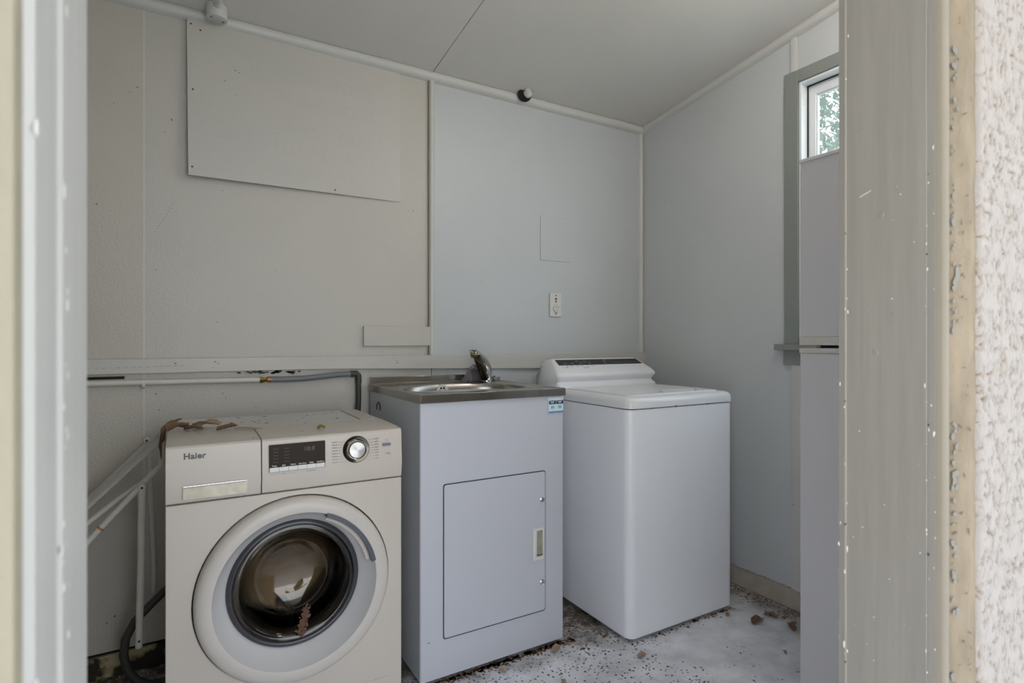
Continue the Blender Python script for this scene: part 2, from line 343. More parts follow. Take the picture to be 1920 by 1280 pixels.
# ================================================================ ROOM SHELL
XR, YB, XL, YF, YO = 2.155, 2.26, -1.30, 0.43, 0.30
ZC = lambda y: 2.252 + 0.130*(YB-y)
fl = struct(obj('floor', bx(XL-.1, XR+.12, YO, YB+.12, -0.12, 0.0), 'floor', smooth=False))
wb = struct(obj('wall_back', bx(XL-.1, XR+.12, YB+.006, YB+.12, 0.0, 2.30), 'black', smooth=False))
for nm, x0, x1, mm, lb in (('panel', XL, -0.1125, 'wall_a', 'narrow cream sheet left of the white joint line'), ('panel', -0.1095, 0.926, 'wall_b', 'wide warm grey sheet behind the front loader'), ('panel', 0.929, XR, 'wall_c', 'cool pale grey sheet in the corner')):
    obj(nm, bx(x0, x1, YB, YB+.006, 0.080, ZC(YB)+.01), mm, wb, bevel=.0008, seg=1, label=lb)
obj('joint_filler', bx(-0.1135, -0.1085, YB-.0010, YB+.004, 0.080, ZC(YB)), 'trim', wb)
nb = B(); box(nb, XL, 0.7, YB-.012, YB+.006, 0, 0.072)
obj('concrete_nib', nb, 'mould', wb, bevel=.004, label='mouldy yellow concrete nib under the sheets')
nb = B(); box(nb, 0.7, XR, YB-.012, YB+.006, 0, 0.078)
obj('concrete_nib', nb, 'nib', wb, bevel=.004)
wl = struct(obj('wall_left', bx(XL-.1, XL, YF, YB+.12, 0, 2.6), 'wall_a', smooth=False))
# right wall with the window opening
WY0, WY1, WZ0, WZ1 = 0.47, 1.362, 1.089, 2.147
wr = struct(obj('wall_right', B(), 'black', smooth=False)) if False else None
bm = B(); X0 = XR+.008; X1 = XR+.12
box(bm, X0, X1, WY1, YB+.12, 0, 2.55); box(bm, X0, X1, YO, WY0, 0, 2.6); box(bm, X0, X1, WY0, WY1, 0, WZ0-.02); box(bm, X0, X1, WY0, WY1, WZ1, 2.6)
wr = struct(obj('wall_right', bm, 'trim', smooth=False))
def sheet(bm, y0, y1, z0):   # sloping top edge
    prism(bm, [(y0, z0), (y1, z0), (y1, ZC(y1)+.01), (y0, ZC(y0)+.01)], 0, XR, XR+.008)
bm = B(); sheet(bm, 1.3965, YB, 0.088); obj('panel', bm, 'wall_r', wr, bevel=.0008, seg=1, label='plain grey sheet between the corner and the window')
bm = B(); box(bm, XR, XR+.008, WY1, 1.3935, 0.098, WZ1); box(bm, XR, XR+.008, YF, WY0, .098, WZ1); box(bm, XR, XR+.008, WY0, WY1, .098, WZ0-.02)
prism(bm, [(YF, WZ1), (1.3935, WZ1), (1.3935, ZC(1.3935)+.01), (YF, ZC(YF)+.01)], 0, XR, XR+.008)
obj('panel', bm, 'wall_r', wr, label='grey sheet around the window')
bm = B(); box(bm, XR+.003, XR+.02, YF, YB, 0, 0.086)
obj('concrete_nib', bm, 'nib', wr, bevel=.003, label='cream painted concrete nib with flaking dirt along it')
# ceiling (two sloping sheets)
cl = struct(obj('ceiling', prism(B(), [(YO-.05, ZC(YO)+.012), (YB+.12, ZC(YB)+.0), (YB+.12, ZC(YB)+.12), (YO-.05, ZC(YO)+.14)], 0, XL-.1, XR+.12), 'black', smooth=False))
for x0, x1 in ((XL, 0.9255), (0.9275, XR)):
    obj('panel', prism(B(), [(YF-.1, ZC(YF-.1)), (YB+.005, ZC(YB)), (YB+.005, ZC(YB)+.007), (YF-.1, ZC(YF-.1)+.008)], 0, x0, x1), 'ceil', cl, bevel=.0008, seg=1)
# cornices: half-round timber beads
def qr(r, n=6): return [(0, 0)] + [(-r*math.cos(.5*PI*k/n), -r*math.sin(.5*PI*k/n)) for k in range(n+1)]
bm = B(); prism(bm, [(YB+a*1.0, ZC(YB)+b-.001) for a, b in [(0.0, 0.002), (-.024, .003), (-.029, -.006), (-.027, -.018), (-.016, -.030), (0, -.034)]], 0, XL, XR)
struct(obj('trim_1', bm, 'trim', ang=60))
bm = B(); N_ = 1; secA = [(XR+a, b) for a, b in [(0.0, 0.002), (-.022, .003), (-.027, -.006), (-.025, -.018), (-.014, -.028), (0, -.032)]]
va = [bm.verts.new((x, YB-.028, ZC(YB-.028)+z)) for x, z in secA]; vb = [bm.verts.new((x, YF, ZC(YF)+z)) for x, z in secA]
bm.faces.new(va); bm.faces.new(vb[::-1])
for i in range(6): bm.faces.new((va[i], vb[i], vb[(i+1)%6], va[(i+1)%6]))
struct(obj('trim_2', bm, 'trim', ang=60))
# vertical cover battens
def batten_y(x0, x1, z0, z1, t=.011): return prism(B(), [(x0, YB), (x0+.002, YB-t*.7), ((x0+x1)/2, YB-t), (x1-.002, YB-t*.7), (x1, YB)], 2, z0, z1)
t3 = struct(obj('trim_3', batten_y(0.914, 0.938, 1.043, 2.222, .018), 'trim', ang=60))
obj('brown_edge', bx(0.9105, 0.9145, YB-.012, YB, 1.043, 2.222), 'brownedge', t3, smooth=False, label='brown left edge of the batten')  # thin strip, browner than the batten face
struct(obj('trim_4', batten_y(2.126, XR, 1.043, 2.222, .014), 'trim', ang=60))
bm = B(); prism(bm, [(XR, 1.372), (XR-.007, 1.374), (XR-.010, 1.386), (XR-.007, 1.399), (XR, 1.400)], 2, 2.197, ZC(1.39)-.028); struct(obj('trim_5', bm, 'trim', ang=60))
bm = B(); prism(bm, [(XR, 1.345), (XR-.008, 1.348), (XR-.011, 1.370), (XR-.008, 1.394), (XR, 1.396)], 2, 0.090, 1.003); struct(obj('trim_6', bm, 'trim', ang=60))
# horizontal rail
bm = B(); n_ = 60; rows = []
for i in range(n_+1):
    x = XL + (XR-XL)*i/n_; zb = (0.993 if x < .5 else 0.993-(x-.5)*.022) + .0012*noise.noise((x*9, 0, 0)); zt = 1.042 + .0006*noise.noise((x*7, 3, 0))
    rows.append([bm.verts.new(p) for p in ((x, YB, zb), (x, YB-.019, zb), (x, YB-.019, zt), (x, YB, zt))])
for A, C_ in zip(rows, rows[1:]):
    for k in range(4): bm.faces.new((A[k], C_[k], C_[(k+1)%4], A[(k+1)%4]))
bm.faces.new(rows[0]); bm.faces.new(rows[-1][::-1])
rl = struct(obj('trim_7', bm, 'rail', bevel=.0015, ang=30))
bm = B(); box(bm, XL, -0.165, YB-.002, YB+.001, 0.9755, 0.9845)
obj('open_slot', bm, 'black', wb, smooth=False, label='black open slot between the rail and the pipe')

# fly specks, nicks and a scratch on the sheets and the rail
WM = [(-0.13, 1.954, 3), (-0.195, 1.887, 2.5), (-0.151, 1.933, 1.5), (-0.24, 1.548, 3), (-0.031, 1.865, 3), (-0.051, 1.817, 2), (-0.076, 1.345, 2), (-0.077, 1.986, 1), (0.108, 1.169, 2.5), (0.125, 1.642, 1.5), (0.162, 1.627, 1.5), (0.302, 1.366, 2), (0.845, 1.654, 2.5), (0.411, 1.178, 1.2), (-0.076, 0.922, 3), (-0.067, 0.867, 3), (-0.111, 0.821, 3), (0.126, 0.914, 2.5), (0.136, 0.897, 2), (0.299, 0.92, 1), (0.235, 0.856, 2), (0.31, 0.874, 2), (0.348, 0.855, 1.5), (1.162, 1.148, 1.3), (1.168, 1.373, 1.3), (1.098, 1.11, 2), (1.288, 1.09, 1.5), (1.392, 1.151, 1.5), (1.567, 1.766, 1), (1.085, 1.818, 1), (1.526, 1.94, 1), (-0.192, 0.193, 3), (-0.213, 0.176, 3), (-0.136, 0.197, 1.5)]
random.seed(4); bm = B()
for x, z, q in WM: fleck(bm, (x, YB-.0003, z), (0, -1, 0), (1, 0, 0), .0008*q, random.uniform(1, 2.4), random.uniform(0, PI))
for k in range(12): fleck(bm, (-.018-.0055*k, YB-.0003, 1.589-.0105*k), (0, -1, 0), (.5, 0, .86), .0007, 5)
for x, z, q in ((-.02, 1.025, 3), (.03, 1.03, 1.6), (.10, 1.028, 2.2), (.11, 1.022, 2), (.095, 1.008, 1.4), (.75, 1.03, 2), (.765, 1.022, 2.2), (.768, 1.012, 2), (.80, 1.018, 1.5), (1.33, 1.01, 2), (.40, 1.02, 1.2), (1.9, 1.03, 1.5)): fleck(bm, (x, YB-.0194, z), (0, -1, 0), (1, 0, 0), .0008*q, random.uniform(1, 3), random.uniform(-.5, .5))
for k in range(14): fleck(bm, (-.26+.02*k, YB-.0194, 1.012+.0004*k), (0, -1, 0), (1, 0, 0), .0006, 12)
c = obj('wall_marks', bm, 'speck', wb, smooth=False); c['kind'] = 'stuff'
bm = B()
for y, z, q in [(2.099, 1.827, 3), (2.195, 1.85, 1.5), (1.637, 1.551, 2), (1.758, 1.202, 1.5), (1.841, 1.437, 1), (2.077, 1.704, 1), (1.419, 0.485, 2), (1.382, 0.437, 2.5), (1.615, 0.314, 2)]: fleck(bm, (XR-.0003 if abs(y-1.382) > .01 else XR-.0115, y, z), (-1, 0, 0), (0, 0, 1), .0008*q, random.uniform(1, 2.2))
for k in range(30): fleck(bm, (XR-.0003, random.uniform(1.40, 2.0), .089+abs(random.gauss(0, .002))), (-1, 0, 0), (0, 1, 0), .0012, 4)
c = obj('wall_marks', bm, 'speck', wr, smooth=False); c['kind'] = 'stuff'
random.seed(7)

# front wall with the doorway
JX0, JX1 = -0.053, 0.77
bm = B(); box(bm, XL-.1, JX0-.02, YO+.03, YF, 0, 2.6); box(bm, JX1+.018, XR+.12, YO+.03, YF, 0, 2.6); box(bm, JX0-.02, JX1+.018, YO+.03, YF, 2.12, 2.6)
wf = struct(obj('wall_front', bm, 'wall_a', smooth=False))
# right door jamb: board, stop ridge, outer bead
bm = B(); prism(bm, [(JX1, .4305), (JX1-.0015, .4300), (JX1-.0022, .4215), (JX1, .4205), (JX1, .327), (JX1+.0005, .3262), (JX1, .3255), (JX1, .318), (JX1+.020, .318), (JX1+.020, .4305)], 2, 0, 2.12)
jr = struct(obj('door_1', bm, 'jamb', ang=20))
bm = B(); prism(bm, [(JX1+.0003+.0075*(1+math.cos(t)), .314+.0065*math.sin(t)) for t in [PI+.3+k*(PI-.3)/8 for k in range(9)]]+[(JX1+.015, .322), (JX1, .322)], 2, 0, 2.12)
obj('door_bead', bm, 'bead', jr, ang=60)
bm = B(); R_ = random.Random(3)
for k in range(120):
    z = R_.uniform(.35, 1.75)**1.0; y = R_.choice([.4208, .4208, .4295, .326, .326, .319]) + R_.gauss(0, .0012)
    if z > 1.25 and R_.random() < .75: continue
    fleck(bm, (JX1-.0002 if y < .42 else JX1-.0024, y, z), (-1, 0, 0), (0, 0, 1), R_.uniform(.0003, .0013)*R_.uniform(.6, 1.1), R_.uniform(1, 4.5))
for k in range(22): fleck(bm, (JX1-.0002, R_.uniform(.33, .415), R_.uniform(.4, 1.3)), (-1, 0, 0), (0, 0, 1), R_.uniform(.0003, .0008), 1.6, R_.uniform(0, PI))
for k in range(9): fleck(bm, (JX1-.0002, .403-k*.0016, 1.290-.0-(-k)*.0007), (-1, 0, 0), (0, 1, 0), .0006, 1.8, -.4)
fr_ = B(); fleck(fr_, (JX1-.0002, .4118, 1.033), (-1, 0, 0), (0, 1, 0), .0010, 2.2); obj('rust_spot', fr_, 'rust', jr, smooth=False)
c = obj('paint_chips', bm, 'chip', jr, smooth=False); c['kind'] = 'stuff'
bm = B()
for y, z, s in ((.4207, 1.02, .0009), (.4207, .855, .0012), (.4207, .67, .0010), (.3245, 1.0, .0011), (.3245, .845, .0014), (.4207, 1.245, .0010), (.40, 1.38, .0006), (.365, 1.135, .0006), (.326, 1.205, .0009), (.3245, 1.30, .0008)): fleck(bm, (JX1-.0003 if y < .42 else JX1-.0025, y, z), (-1, 0, 0), (0, 0, 1), s, 1.5)
c = obj('dark_nicks', bm, 'grime', jr, smooth=False); c['kind'] = 'stuff'
for y_, z_ in ((.3775, 1.262), (.384, 1.086)): obj('filled_dent', lathe(B(), (JX1, y_, z_), (-1, 0, 0), [(.0038, 0), (.0028, .0007), (.0015, .0002), (0, .0004)], 14), 'jamb', jr, ang=80)
# left door jamb
bm = B(); prism(bm, [(JX0, .451), (JX0, .372), (JX0+.0012, .370), (JX0+.0012, .358), (JX0-.0005, .355), (JX0-.0005, .306), (JX0-.004, .300), (JX0-.022, .300), (JX0-.022, .451)], 2, 0, 2.12)
jl = struct(obj('door_2', bm, 'jamb_l', ang=20))
bm = B(); prism(bm, [(JX0-.0035, .3005), (JX0-.0055, .296), (JX0-.022, .295), (JX0-.022, .312), (JX0-.0040, .312)], 2, 0, 2.12); obj('door_bead', bm, 'plaster_d', jl, ang=30)
bm = B()
for k in range(50):
    z = R_.uniform(.5, 1.7); fleck(bm, (JX0+.0013, R_.choice([.360, .369])+R_.gauss(0, .002), z), (1, 0, 0), (0, 0, 1), R_.uniform(.0006, .0016), R_.uniform(1, 3))
for z in (.875, .835, .865, .955, 1.19, 1.25, .79): fleck(bm, (JX0-.0002, .3055, z), (1, 0, 0), (0, 0, 1), .0022, 1.6)
c = obj('paint_chips', bm, 'chip', jl, smooth=False); c['kind'] = 'stuff'
obj('door_head', bx(JX0, JX1, .30, .43, 2.08, 2.12), 'jamb', jr)
# yellowed plaster return and stucco, outside right of the door
PX0, PX1 = JX1+.014, 0.832
bm = B(); nx, nz = 26, 300; g = []
for i in range(nx+1):
    t = i/nx; row = []
    for k in range(nz+1):
        z = .45 + 1.35*k/nz; x = PX0 + (PX1-PX0)*t
        h = noise.noise((x*70, 0, z*30))*.0022 + noise.noise((x*220, 5, z*80))*.0009
        row.append(bm.verts.new((x, .3175 - .0165*max(0, min(1, (t-.18)/.5))**.8 - h*(1 if 0 < i < nx else .3), z)))
    g.append(row)
for i in range(nx):
    for k in range(nz): bm.faces.new((g[i][k], g[i+1][k], g[i+1][k+1], g[i][k+1]))
box(bm, PX0, PX1, .318, .33, 0, .45); box(bm, PX0, PX1, .318, .33, 1.8, 2.3)
pl = obj('plaster_return', bm, 'plaster', wf, ang=80)
bm = B()
for k in range(150):
    z = R_.uniform(.5, 1.75); s = R_.uniform(.0008, .0030)
    if noise.noise((0, 9, z*9)) < -.05: continue
    x = PX0+.0125+abs(R_.gauss(0, .0022)); t = (x-PX0)/(PX1-PX0)
    fleck(bm, (x, .3175-.0165*max(0, (t-.18)/.5)**.8-.0030, z), (-.55, -.83, 0), (0, 0, 1), s, R_.uniform(1, 2.8))
c = obj('paint_smears', bm, 'greycaulk', wf, smooth=False); c['kind'] = 'stuff'
bm = B()
for k in range(60):
    z = R_.uniform(.5, 1.75); x = PX0+R_.uniform(.014, .032); t = (x-PX0)/(PX1-PX0)
    fleck(bm, (x, .3175-.0165*min(1, (t-.18)/.5)**.8-.0024, z), (-.5, -.86, 0), (0, 0, 1), R_.uniform(.0004, .0009), R_.uniform(2, 7), R_.gauss(0, .6))
c = obj('cracks', bm, 'crack', wf, smooth=False); c['kind'] = 'stuff'
bm = B(); SX0, SX1, SZ0, SZ1 = PX1-.003, 1.16, .52, 1.68; nx, nz = 190, 520
g = []; hs = []
for i in range(nx+1):
    row = []
    for k in range(nz+1):
        x = SX0 + (SX1-SX0)*i/nx; z = SZ0 + (SZ1-SZ0)*k/nz
        wx = x + .004*noise.noise((x*40, 7, z*30))
        a = noise.noise((wx*150, 0, z*66)); b_ = noise.noise((wx*260, 3, z*120)); cc = noise.noise((x*75, 1, z*44))
        ridge = 1-abs(a)*2.2
        gr_ = max(0, 1-abs(a)/.17)*max(0, min(1, .75+cc*2.2)); h = .6-1.7*gr_+.5*b_
        edge = min(1, (x-SX0)/.006)
        row.append(bm.verts.new((x, .2985 - (.0030*h+.0015)*edge + .012*(1-edge)**2, z))); hs.append(max(0, min(1, gr_*1.25-.1)))
    g.append(row)
for i in range(nx):
    for k in range(nz): bm.faces.new((g[i][k], g[i+1][k], g[i+1][k+1], g[i][k+1]))
st = obj('stucco_coat', bm, 'stucco', wf, ang=80, label='rough white stucco with brown grime in its grooves')
at = st.data.attributes.new('groove', 'FLOAT', 'POINT'); at.data.foreach_set('value', hs)
bm = B(); box(bm, SX0, SX1, .297, .33, 0, SZ0); box(bm, SX0, SX1, .297, .33, SZ1, 2.6); box(bm, SX1, XR+.12, .297, .33, 0, 2.6); box(bm, XL-.1, JX0-.02, .299, .33, 0, 2.6); box(bm, JX0-.02, SX0, .299, .33, 2.3, 2.6)
obj('stucco_coat', bm, 'stucco', wf, smooth=False)
# unseen roof added over the door to shade the stucco; ground outside
ev = struct(obj('added_shade_roof', prism(B(), [(.31, 2.60), (-1.50, 2.36), (-1.50, 2.42), (.31, 2.68)], 0, -1.6, 2.6), 'jamb_l', smooth=False))
gr = struct(obj('ground', bx(-12, 22, -12, 14, -.35, -.13), 'grass', smooth=False))
pt = struct(obj('path', bx(-5, 5, -9, .30, -.14, -.03), 'path', smooth=False))

# ================================================================ WINDOW (right wall)
win = struct(obj('window_1', bx(XR+.008, XR+.10, WY1-.004, WY1+.012, WZ0, WZ1), 'winwhite'))
def wpart(name, m, *boxes, bevel=.0015, lab=None):
    for q in boxes: o = obj(name, box(B(), *q), m, win, bevel=bevel, label=lab)
    return o
wpart('casing', 'sage', (XR-.014, XR, WY1, WY1+.060, WZ0, WZ1+.050), (XR-.014, XR, WY0-.02, WY1, WZ1, WZ1+.050), (XR-.014, XR, WY0-.03, WY0, WZ0, WZ1), lab='flat grey green casing')
wpart('sill', 'sage', (XR-.030, XR+.012, WY0-.05, 1.458, 1.064, 1.089), lab='grey green sill board with a projecting horn')
wpart('apron', 'sage', (XR-.012, XR, WY0-.03, 1.427, 1.003, 1.064))
wpart('window_lining', 'winwhite', (XR-.008, XR+.10, WY1-.012, WY1-.001, WZ0, WZ1-.001), (XR-.008, XR+.10, WY0, WY1-.012, WZ1-.012, WZ1-.001), (XR+.012, XR+.10, WY0, WY1-.012, WZ0-.02, WZ0+.004), (XR-.008, XR+.10, WY0, WY0+.012, WZ0, WZ1))
wpart('dark_gap', 'black', (XR+.030, XR+.034, WY1-.016, WY1-.012, WZ0, WZ1-.012), (XR+.030, XR+.034, WY0+.012, WY1-.016, WZ1-.016, WZ1-.012), bevel=0)
wpart('sash', 'winwhite', (XR+.036, XR+.066, WY1-.043, WY1-.014, WZ0+.004, WZ1-.014), (XR+.036, XR+.066, WY0+.014, WY0+.05, WZ0+.004, WZ1-.014), (XR+.036, XR+.066, WY0+.05, WY1-.043, WZ1-.055, WZ1-.014), (XR+.036, XR+.066, WY0+.05, WY1-.043, WZ0+.004, WZ0+.06), lab='white timber sash with flaking paint')
wpart('glass_pane', 'winglass', (XR+.050, XR+.053, WY0+.045, WY1-.045, WZ0+.05, WZ1-.05), bevel=0)
wpart('putty', 'winwhite', (XR+.043, XR+.050, WY1-.048, WY1-.043, WZ0+.06, WZ1-.061), (XR+.043, XR+.050, WY0+.05, WY1-.05, WZ1-.061, WZ1-.055))
# tree outside
tr = thing('leafy_tree', 'leafy green tree outside the window with bright sky between its leaves', 'tree', (6.2, 3.3, -.13))
TQ = Vector((6.2, 3.3, 0))
def tq(*pts): return [tuple(TQ+Vector(p)) for p in pts]
bm = B(); tube(bm, tq((0, 0, -.13), (.05, 0, 1.2), (-.05, .05, 2.2), (0, 0, 3.0)), [.15, .12, .07, .03], 10); obj('trunk', bm, 'trunk', tr)
for a_, b_, c_ in (((0, 0, 1.5), (-.4, -.5, 2.3), (-.7, -.8, 3.0)), ((0, 0, 1.7), (.3, .6, 2.4), (.2, 1.0, 3.1))): obj('bough', tube(B(), tq(a_, b_, c_), [.06, .04, .015], 8), 'trunk', tr)
bm = B(); R2 = random.Random(5)
for k in range(15000):
    while True:
        p = Vector((R2.uniform(-1, 1), R2.uniform(-1, 1), R2.uniform(-1, 1)))
        if .1 < p.length < 1 and noise.noise(p*3.3) > -.24: break
    c = TQ+Vector((p.x*1.3, p.y*2.1, 3.1+p.z*1.9)); s = R2.uniform(.03, .07)
    a = Vector((R2.gauss(0, 1), R2.gauss(0, 1), R2.gauss(0, 1))).normalized(); b_, c2 = frame_of(a)
    v = [bm.verts.new(c+q) for q in (a*s, b_*s*.45+c2*s*.1, -a*s, -b_*s*.45+c2*s*.1)]; bm.faces.new(v[:3]); bm.faces.new((v[0], v[2], v[3]))
c = obj('foliage', bm, 'leaf', tr, smooth=False); c['kind'] = 'stuff'

# unseen globe lamp, added above the frame to brighten the room
lm = thing('added_fill_lamp', 'added globe lamp on the sloping ceiling, unseen above the frame, brightening the room', 'lamp', (1.5, .80, 2.15))
obj('fill_lamp_base', lathe(B(), (1.5, .80, ZC(.80)), (0, 0, -1), [(.06, -.01), (.06, .03), (.045, .045), (0, .045)], 28), 'trim', lm)
obj('globe', lathe(B(), (1.5, .80, ZC(.80)-.125), (0, 0, 1), [(0, -.10)]+[(.10*math.cos(t), .10*math.sin(t)) for t in [-PI/2+PI*k/16 for k in range(1, 15)]]+[(.035, .095)], 32), 'globe', lm)

# ================================================================ THINGS FIXED TO THE WALLS
# large painted-over notice board
nbd = thing('notice_board', 'large white board with overpainted faint lettering, screwed high on the back wall', 'board', (0.40, YB-.008, 1.683))
bm = B(); 
def ygh(x, z=1.95):
    u = max(0, min(1, (x-.017)/.768)); v = max(0, min(1, (z-1.683)/.54)); return YB-.003 - ((.032*(1-v)+.012*v)*(1-u)+.002*u)
bq = [(0.014, 2.226), (0.018, 1.674), (0.787, 1.683), (0.783, 2.221)]; G_ = []
for i in range(9):
    row = []
    for k in range(9):
        u, v = i/8, k/8; x = (bq[1][0]*(1-u)+bq[2][0]*u)*(1-v)+(bq[0][0]*(1-u)+bq[3][0]*u)*v; z = (bq[1][1]*(1-u)+bq[2][1]*u)*(1-v)+(bq[0][1]*(1-u)+bq[3][1]*u)*v
        row.append((bm.verts.new((x, ygh(x, z), z)), bm.verts.new((x, ygh(x, z)+.003, z))))
    G_.append(row)
for i in range(8):
    for k in range(8):
        for w_ in (0, 1): bm.faces.new((G_[i][k][w_], G_[i+1][k][w_], G_[i+1][k+1][w_], G_[i][k+1][w_]))
    for k in (0, 8):
        bm.faces.new((G_[i][k][0], G_[i+1][k][0], G_[i+1][k][1], G_[i][k][1])); bm.faces.new((G_[k][i][0], G_[k][i+1][0], G_[k][i+1][1], G_[k][i][1]))
obj('board_sheet', bm, 'board', nbd, ang=40)
def ghost(s, x, z, size, sx=1.0):
    o = text('faded_lettering', s, size, (x, 0, z), 'ghost', nbd, depth=.0001, sx=sx*.76, bold=.0006)
    b0 = Vector(nbd['base'])
    for v in o.data.vertices: v.co.y += ygh(v.co.x + b0.x, v.co.z + b0.z) - .0005
for s_, x_, z_, h_ in (('TO', .20, 2.085, .075), ('NEIGH', .29, 2.080, .075), ('TO', .51, 2.075, .072), ('L', .65, 2.072, .072), ('IN', .30, 1.995, .075), ('WASHHOUSE', .37, 1.988, .066),
                       ('BALS', .34, 1.880, .072), ('ONLY', .53, 1.872, .072), ('COLLECT', .04, 1.82, .085), ('ED', .32, 1.805, .075), ('AT', .42, 1.80, .075), ('HOT', .56, 1.795, .075), ('HOUSE', .30, 1.722, .07), ('YG', .54, 1.715, .06)): ghost(s_, x_, z_, h_)
for x, z in ((.026, 2.205), (.032, 1.975), (.030, 1.704), (.517, 1.694), (.055, 2.19)): obj('screw_head', lathe(B(), (x, ygh(x, z), z), (0, -1, 0), [(.0032, -.001), (.0032, 0), (.0026, .0008), (0, .0008)], 10), 'grime', nbd)
bm = B()
for x, z, s, a in ((.165, 2.075, .004, 3), (.178, 2.07, .004, 2), (.13, 2.03, .003, 4), (.17, 2.045, .002, 1), (.165, 1.985, .003, 2), (.175, 1.975, .002, 2)): fleck(bm, (x, ygh(x, z)-.0002, z), (0, -1, 0), (1, 0, .2), s*.6, a*.6, -.4)
for k in range(9): x = .40+k*.037; fleck(bm, (x, ygh(x, 1.913)-.0003, 1.913), (0, -1, 0), (1, 0, 0), .0005, 18)
c = obj('scuff_marks', bm, 'print', nbd, smooth=False); c['kind'] = 'stuff'
# cover patch
tag(obj('cover_plate', bx(1.489, 1.668, YB-.004, YB, 1.494, 1.710), 'wall_c', bevel=.001), 'painted rectangular cover plate on the back wall above the power point', 'cover plate')
# offcut batten
tag(obj('timber_offcut', bx(0.630, 0.916, YB-.017, YB, 1.082, 1.163), 'wall_b', bevel=.0015), 'short painted timber board fixed to the wall above the rail', 'board')
# power outlet
po = thing('power_outlet', 'old cream power point with round three pin socket on the back wall', 'power outlet', (1.574, YB, 1.221))
obj('face_plate', prism(B(), rrect(1.541, 1.609, 1.221, 1.337, .008), 1, YB-.009, YB), 'outlet', po, bevel=.002)
obj('socket', lathe(B(), (1.579, YB-.009, 1.261), (0, -1, 0), [(.021, 0), (.0205, .004), (.018, .0065), (0, .0065)], 28), 'outlet', po)
for x, z, a in ((-.006, .006, .5), (.006, .006, -.5), (0, -.009, 0)):
    bm = B(); u = Vector((math.sin(a), 0, math.cos(a)))*.0042; v = Vector((math.cos(a), 0, -math.sin(a)))*.0012; c0 = Vector((1.579+x, YB-.0157, 1.261+z))
    bm.faces.new([bm.verts.new(c0+p) for p in (u+v, u-v, -u-v, -u+v)])
    obj('pin_slot', bm, 'black', po, smooth=False)
obj('toggle_switch', tube(B(), [(1.576, YB-.008, 1.303), (1.576, YB-.014, 1.297), (1.576, YB-.014, 1.296)], [.0042, .0035, .002], 10), 'outlet', po)
obj('switch_slot', prism(B(), rrect(1.571, 1.581, 1.291, 1.313, .004), 1, YB-.0095, YB-.008), 'black', po)
for z in (1.325, 1.235): obj('screw', lathe(B(), (1.576, YB-.009, z), (0, -1, 0), [(.0036, 0), (.003, .001), (0, .001)], 12), 'grime', po)
# junction box with conduit
jb = thing('junction_box', 'round white conduit junction box at the ceiling above the notice board', 'junction box', (0.103, 2.19, 2.215))
obj('box_body', lathe(B(), (0.103, 2.195, 2.262), (0, 0, -1), [(.034, 0), (.034, .040), (.033, .045), (.030, .047), (0, .047)], 36), 'trim', jb)
obj('spigot', tube(B(), [(0.105, 2.175, 2.252), (0.105, 2.145, 2.256)], .0145, 18), 'trim', jb)
for x, y in ((.086, 2.180), (.124, 2.198)): obj('screw', lathe(B(), (x, y, 2.2155), (0, 0, -1), [(.003, 0), (.003, .0012), (0, .0012)], 10), 'black', jb)
zc = lambda y: ZC(y)-.0125
tag(obj('conduit', tube(B(), [(.105, 2.150, zc(2.150)-.001), (.105, 1.6, zc(1.6)), (.105, .75, zc(.75))], .0115, 16), 'trim'), 'white plastic conduit running along the ceiling from the round box', 'conduit')
# broken pipe stub in the ceiling corner
ps = thing('pipe_stub', 'black pipe stub plugged with white filler at the ceiling edge', 'pipe', (1.385, 2.205, 2.225))
ax = Vector((-.35, -.75, -.55)).normalized(); c0 = Vector((1.373, 2.214, 2.2505))
obj('pipe_collar', lathe(B(), c0-ax*.02, ax, [(.031, 0), (.0335, .03), (.031, .034), (.027, .034), (.026, .030), (0, .030)], 28), 'black', ps)
bm = B(); bmesh.ops.create_icosphere(bm, subdivisions=3, radius=.0205)
for v in bm.verts:
    v.co *= 1+.28*noise.noise(v.co*60); v.co += c0 + Vector((.010, -.012, .004)) + ax*.014
obj('filler_lump', bm, 'trim', ps, ang=50)
# water pipe and hose
wp = thing('water_pipe', 'cream painted water pipe with brass fitting under the wall rail', 'pipe', (0.0, YB-.022, .951))
obj('pipe_run', tube(B(), [(XL, YB-.022, .964), (-.3, YB-.022, .9645), (.0, YB-.021, .9625), (.245, YB-.021, .9595)], .0095, 16), 'pipe', wp)
obj('brass_nut', lathe(B(), (.245, YB-.021, .9595), (1, 0, 0), [(0, 0), (.0125, 0), (.0125, .012), (.009, .013), (.009, .019), (.0075, .020), (.0075, .026), (0, .026)], 6), 'brass', wp, smooth=False)
obj('copper_crimp', lathe(B(), (.270, YB-.021, .9597), (1, 0, 0), [(.009, 0), (.0105, .001), (.0105, .018), (.009, .019)], 18), 'copper', wp)
obj('pipe_clip', lathe(B(), (-.111, YB-.021, .955), (1, 0, 0), [(.011, -.004), (.012, 0), (.011, .004)], 14), 'pipe', wp)
bm = B()
for k in range(26): x = R_.gauss(.29, .045); fleck(bm, (x, YB-.0192+.019*(R_.random() < .6), .9905+R_.gauss(0, .0025)-.004), (0, -1, 0), (1, 0, 0), R_.uniform(.002, .005), 2.4)
c = obj('soot_marks', bm, 'grime', wb, smooth=False); c['kind'] = 'stuff'
hs_ = thing('supply_hose', 'grey rubber hose bending down behind the front loader', 'hose', (.59, 2.2, .55))
obj('hose_run', tube(B(), [(.280, YB-.021, .9597), (.33, YB-.022, .9585), (.40, YB-.024, .9600), (.47, YB-.024, .9655), (.53, YB-.022, .9705), (.585, YB-.021, .9715)], .0105, 14), 'hose', hs_)
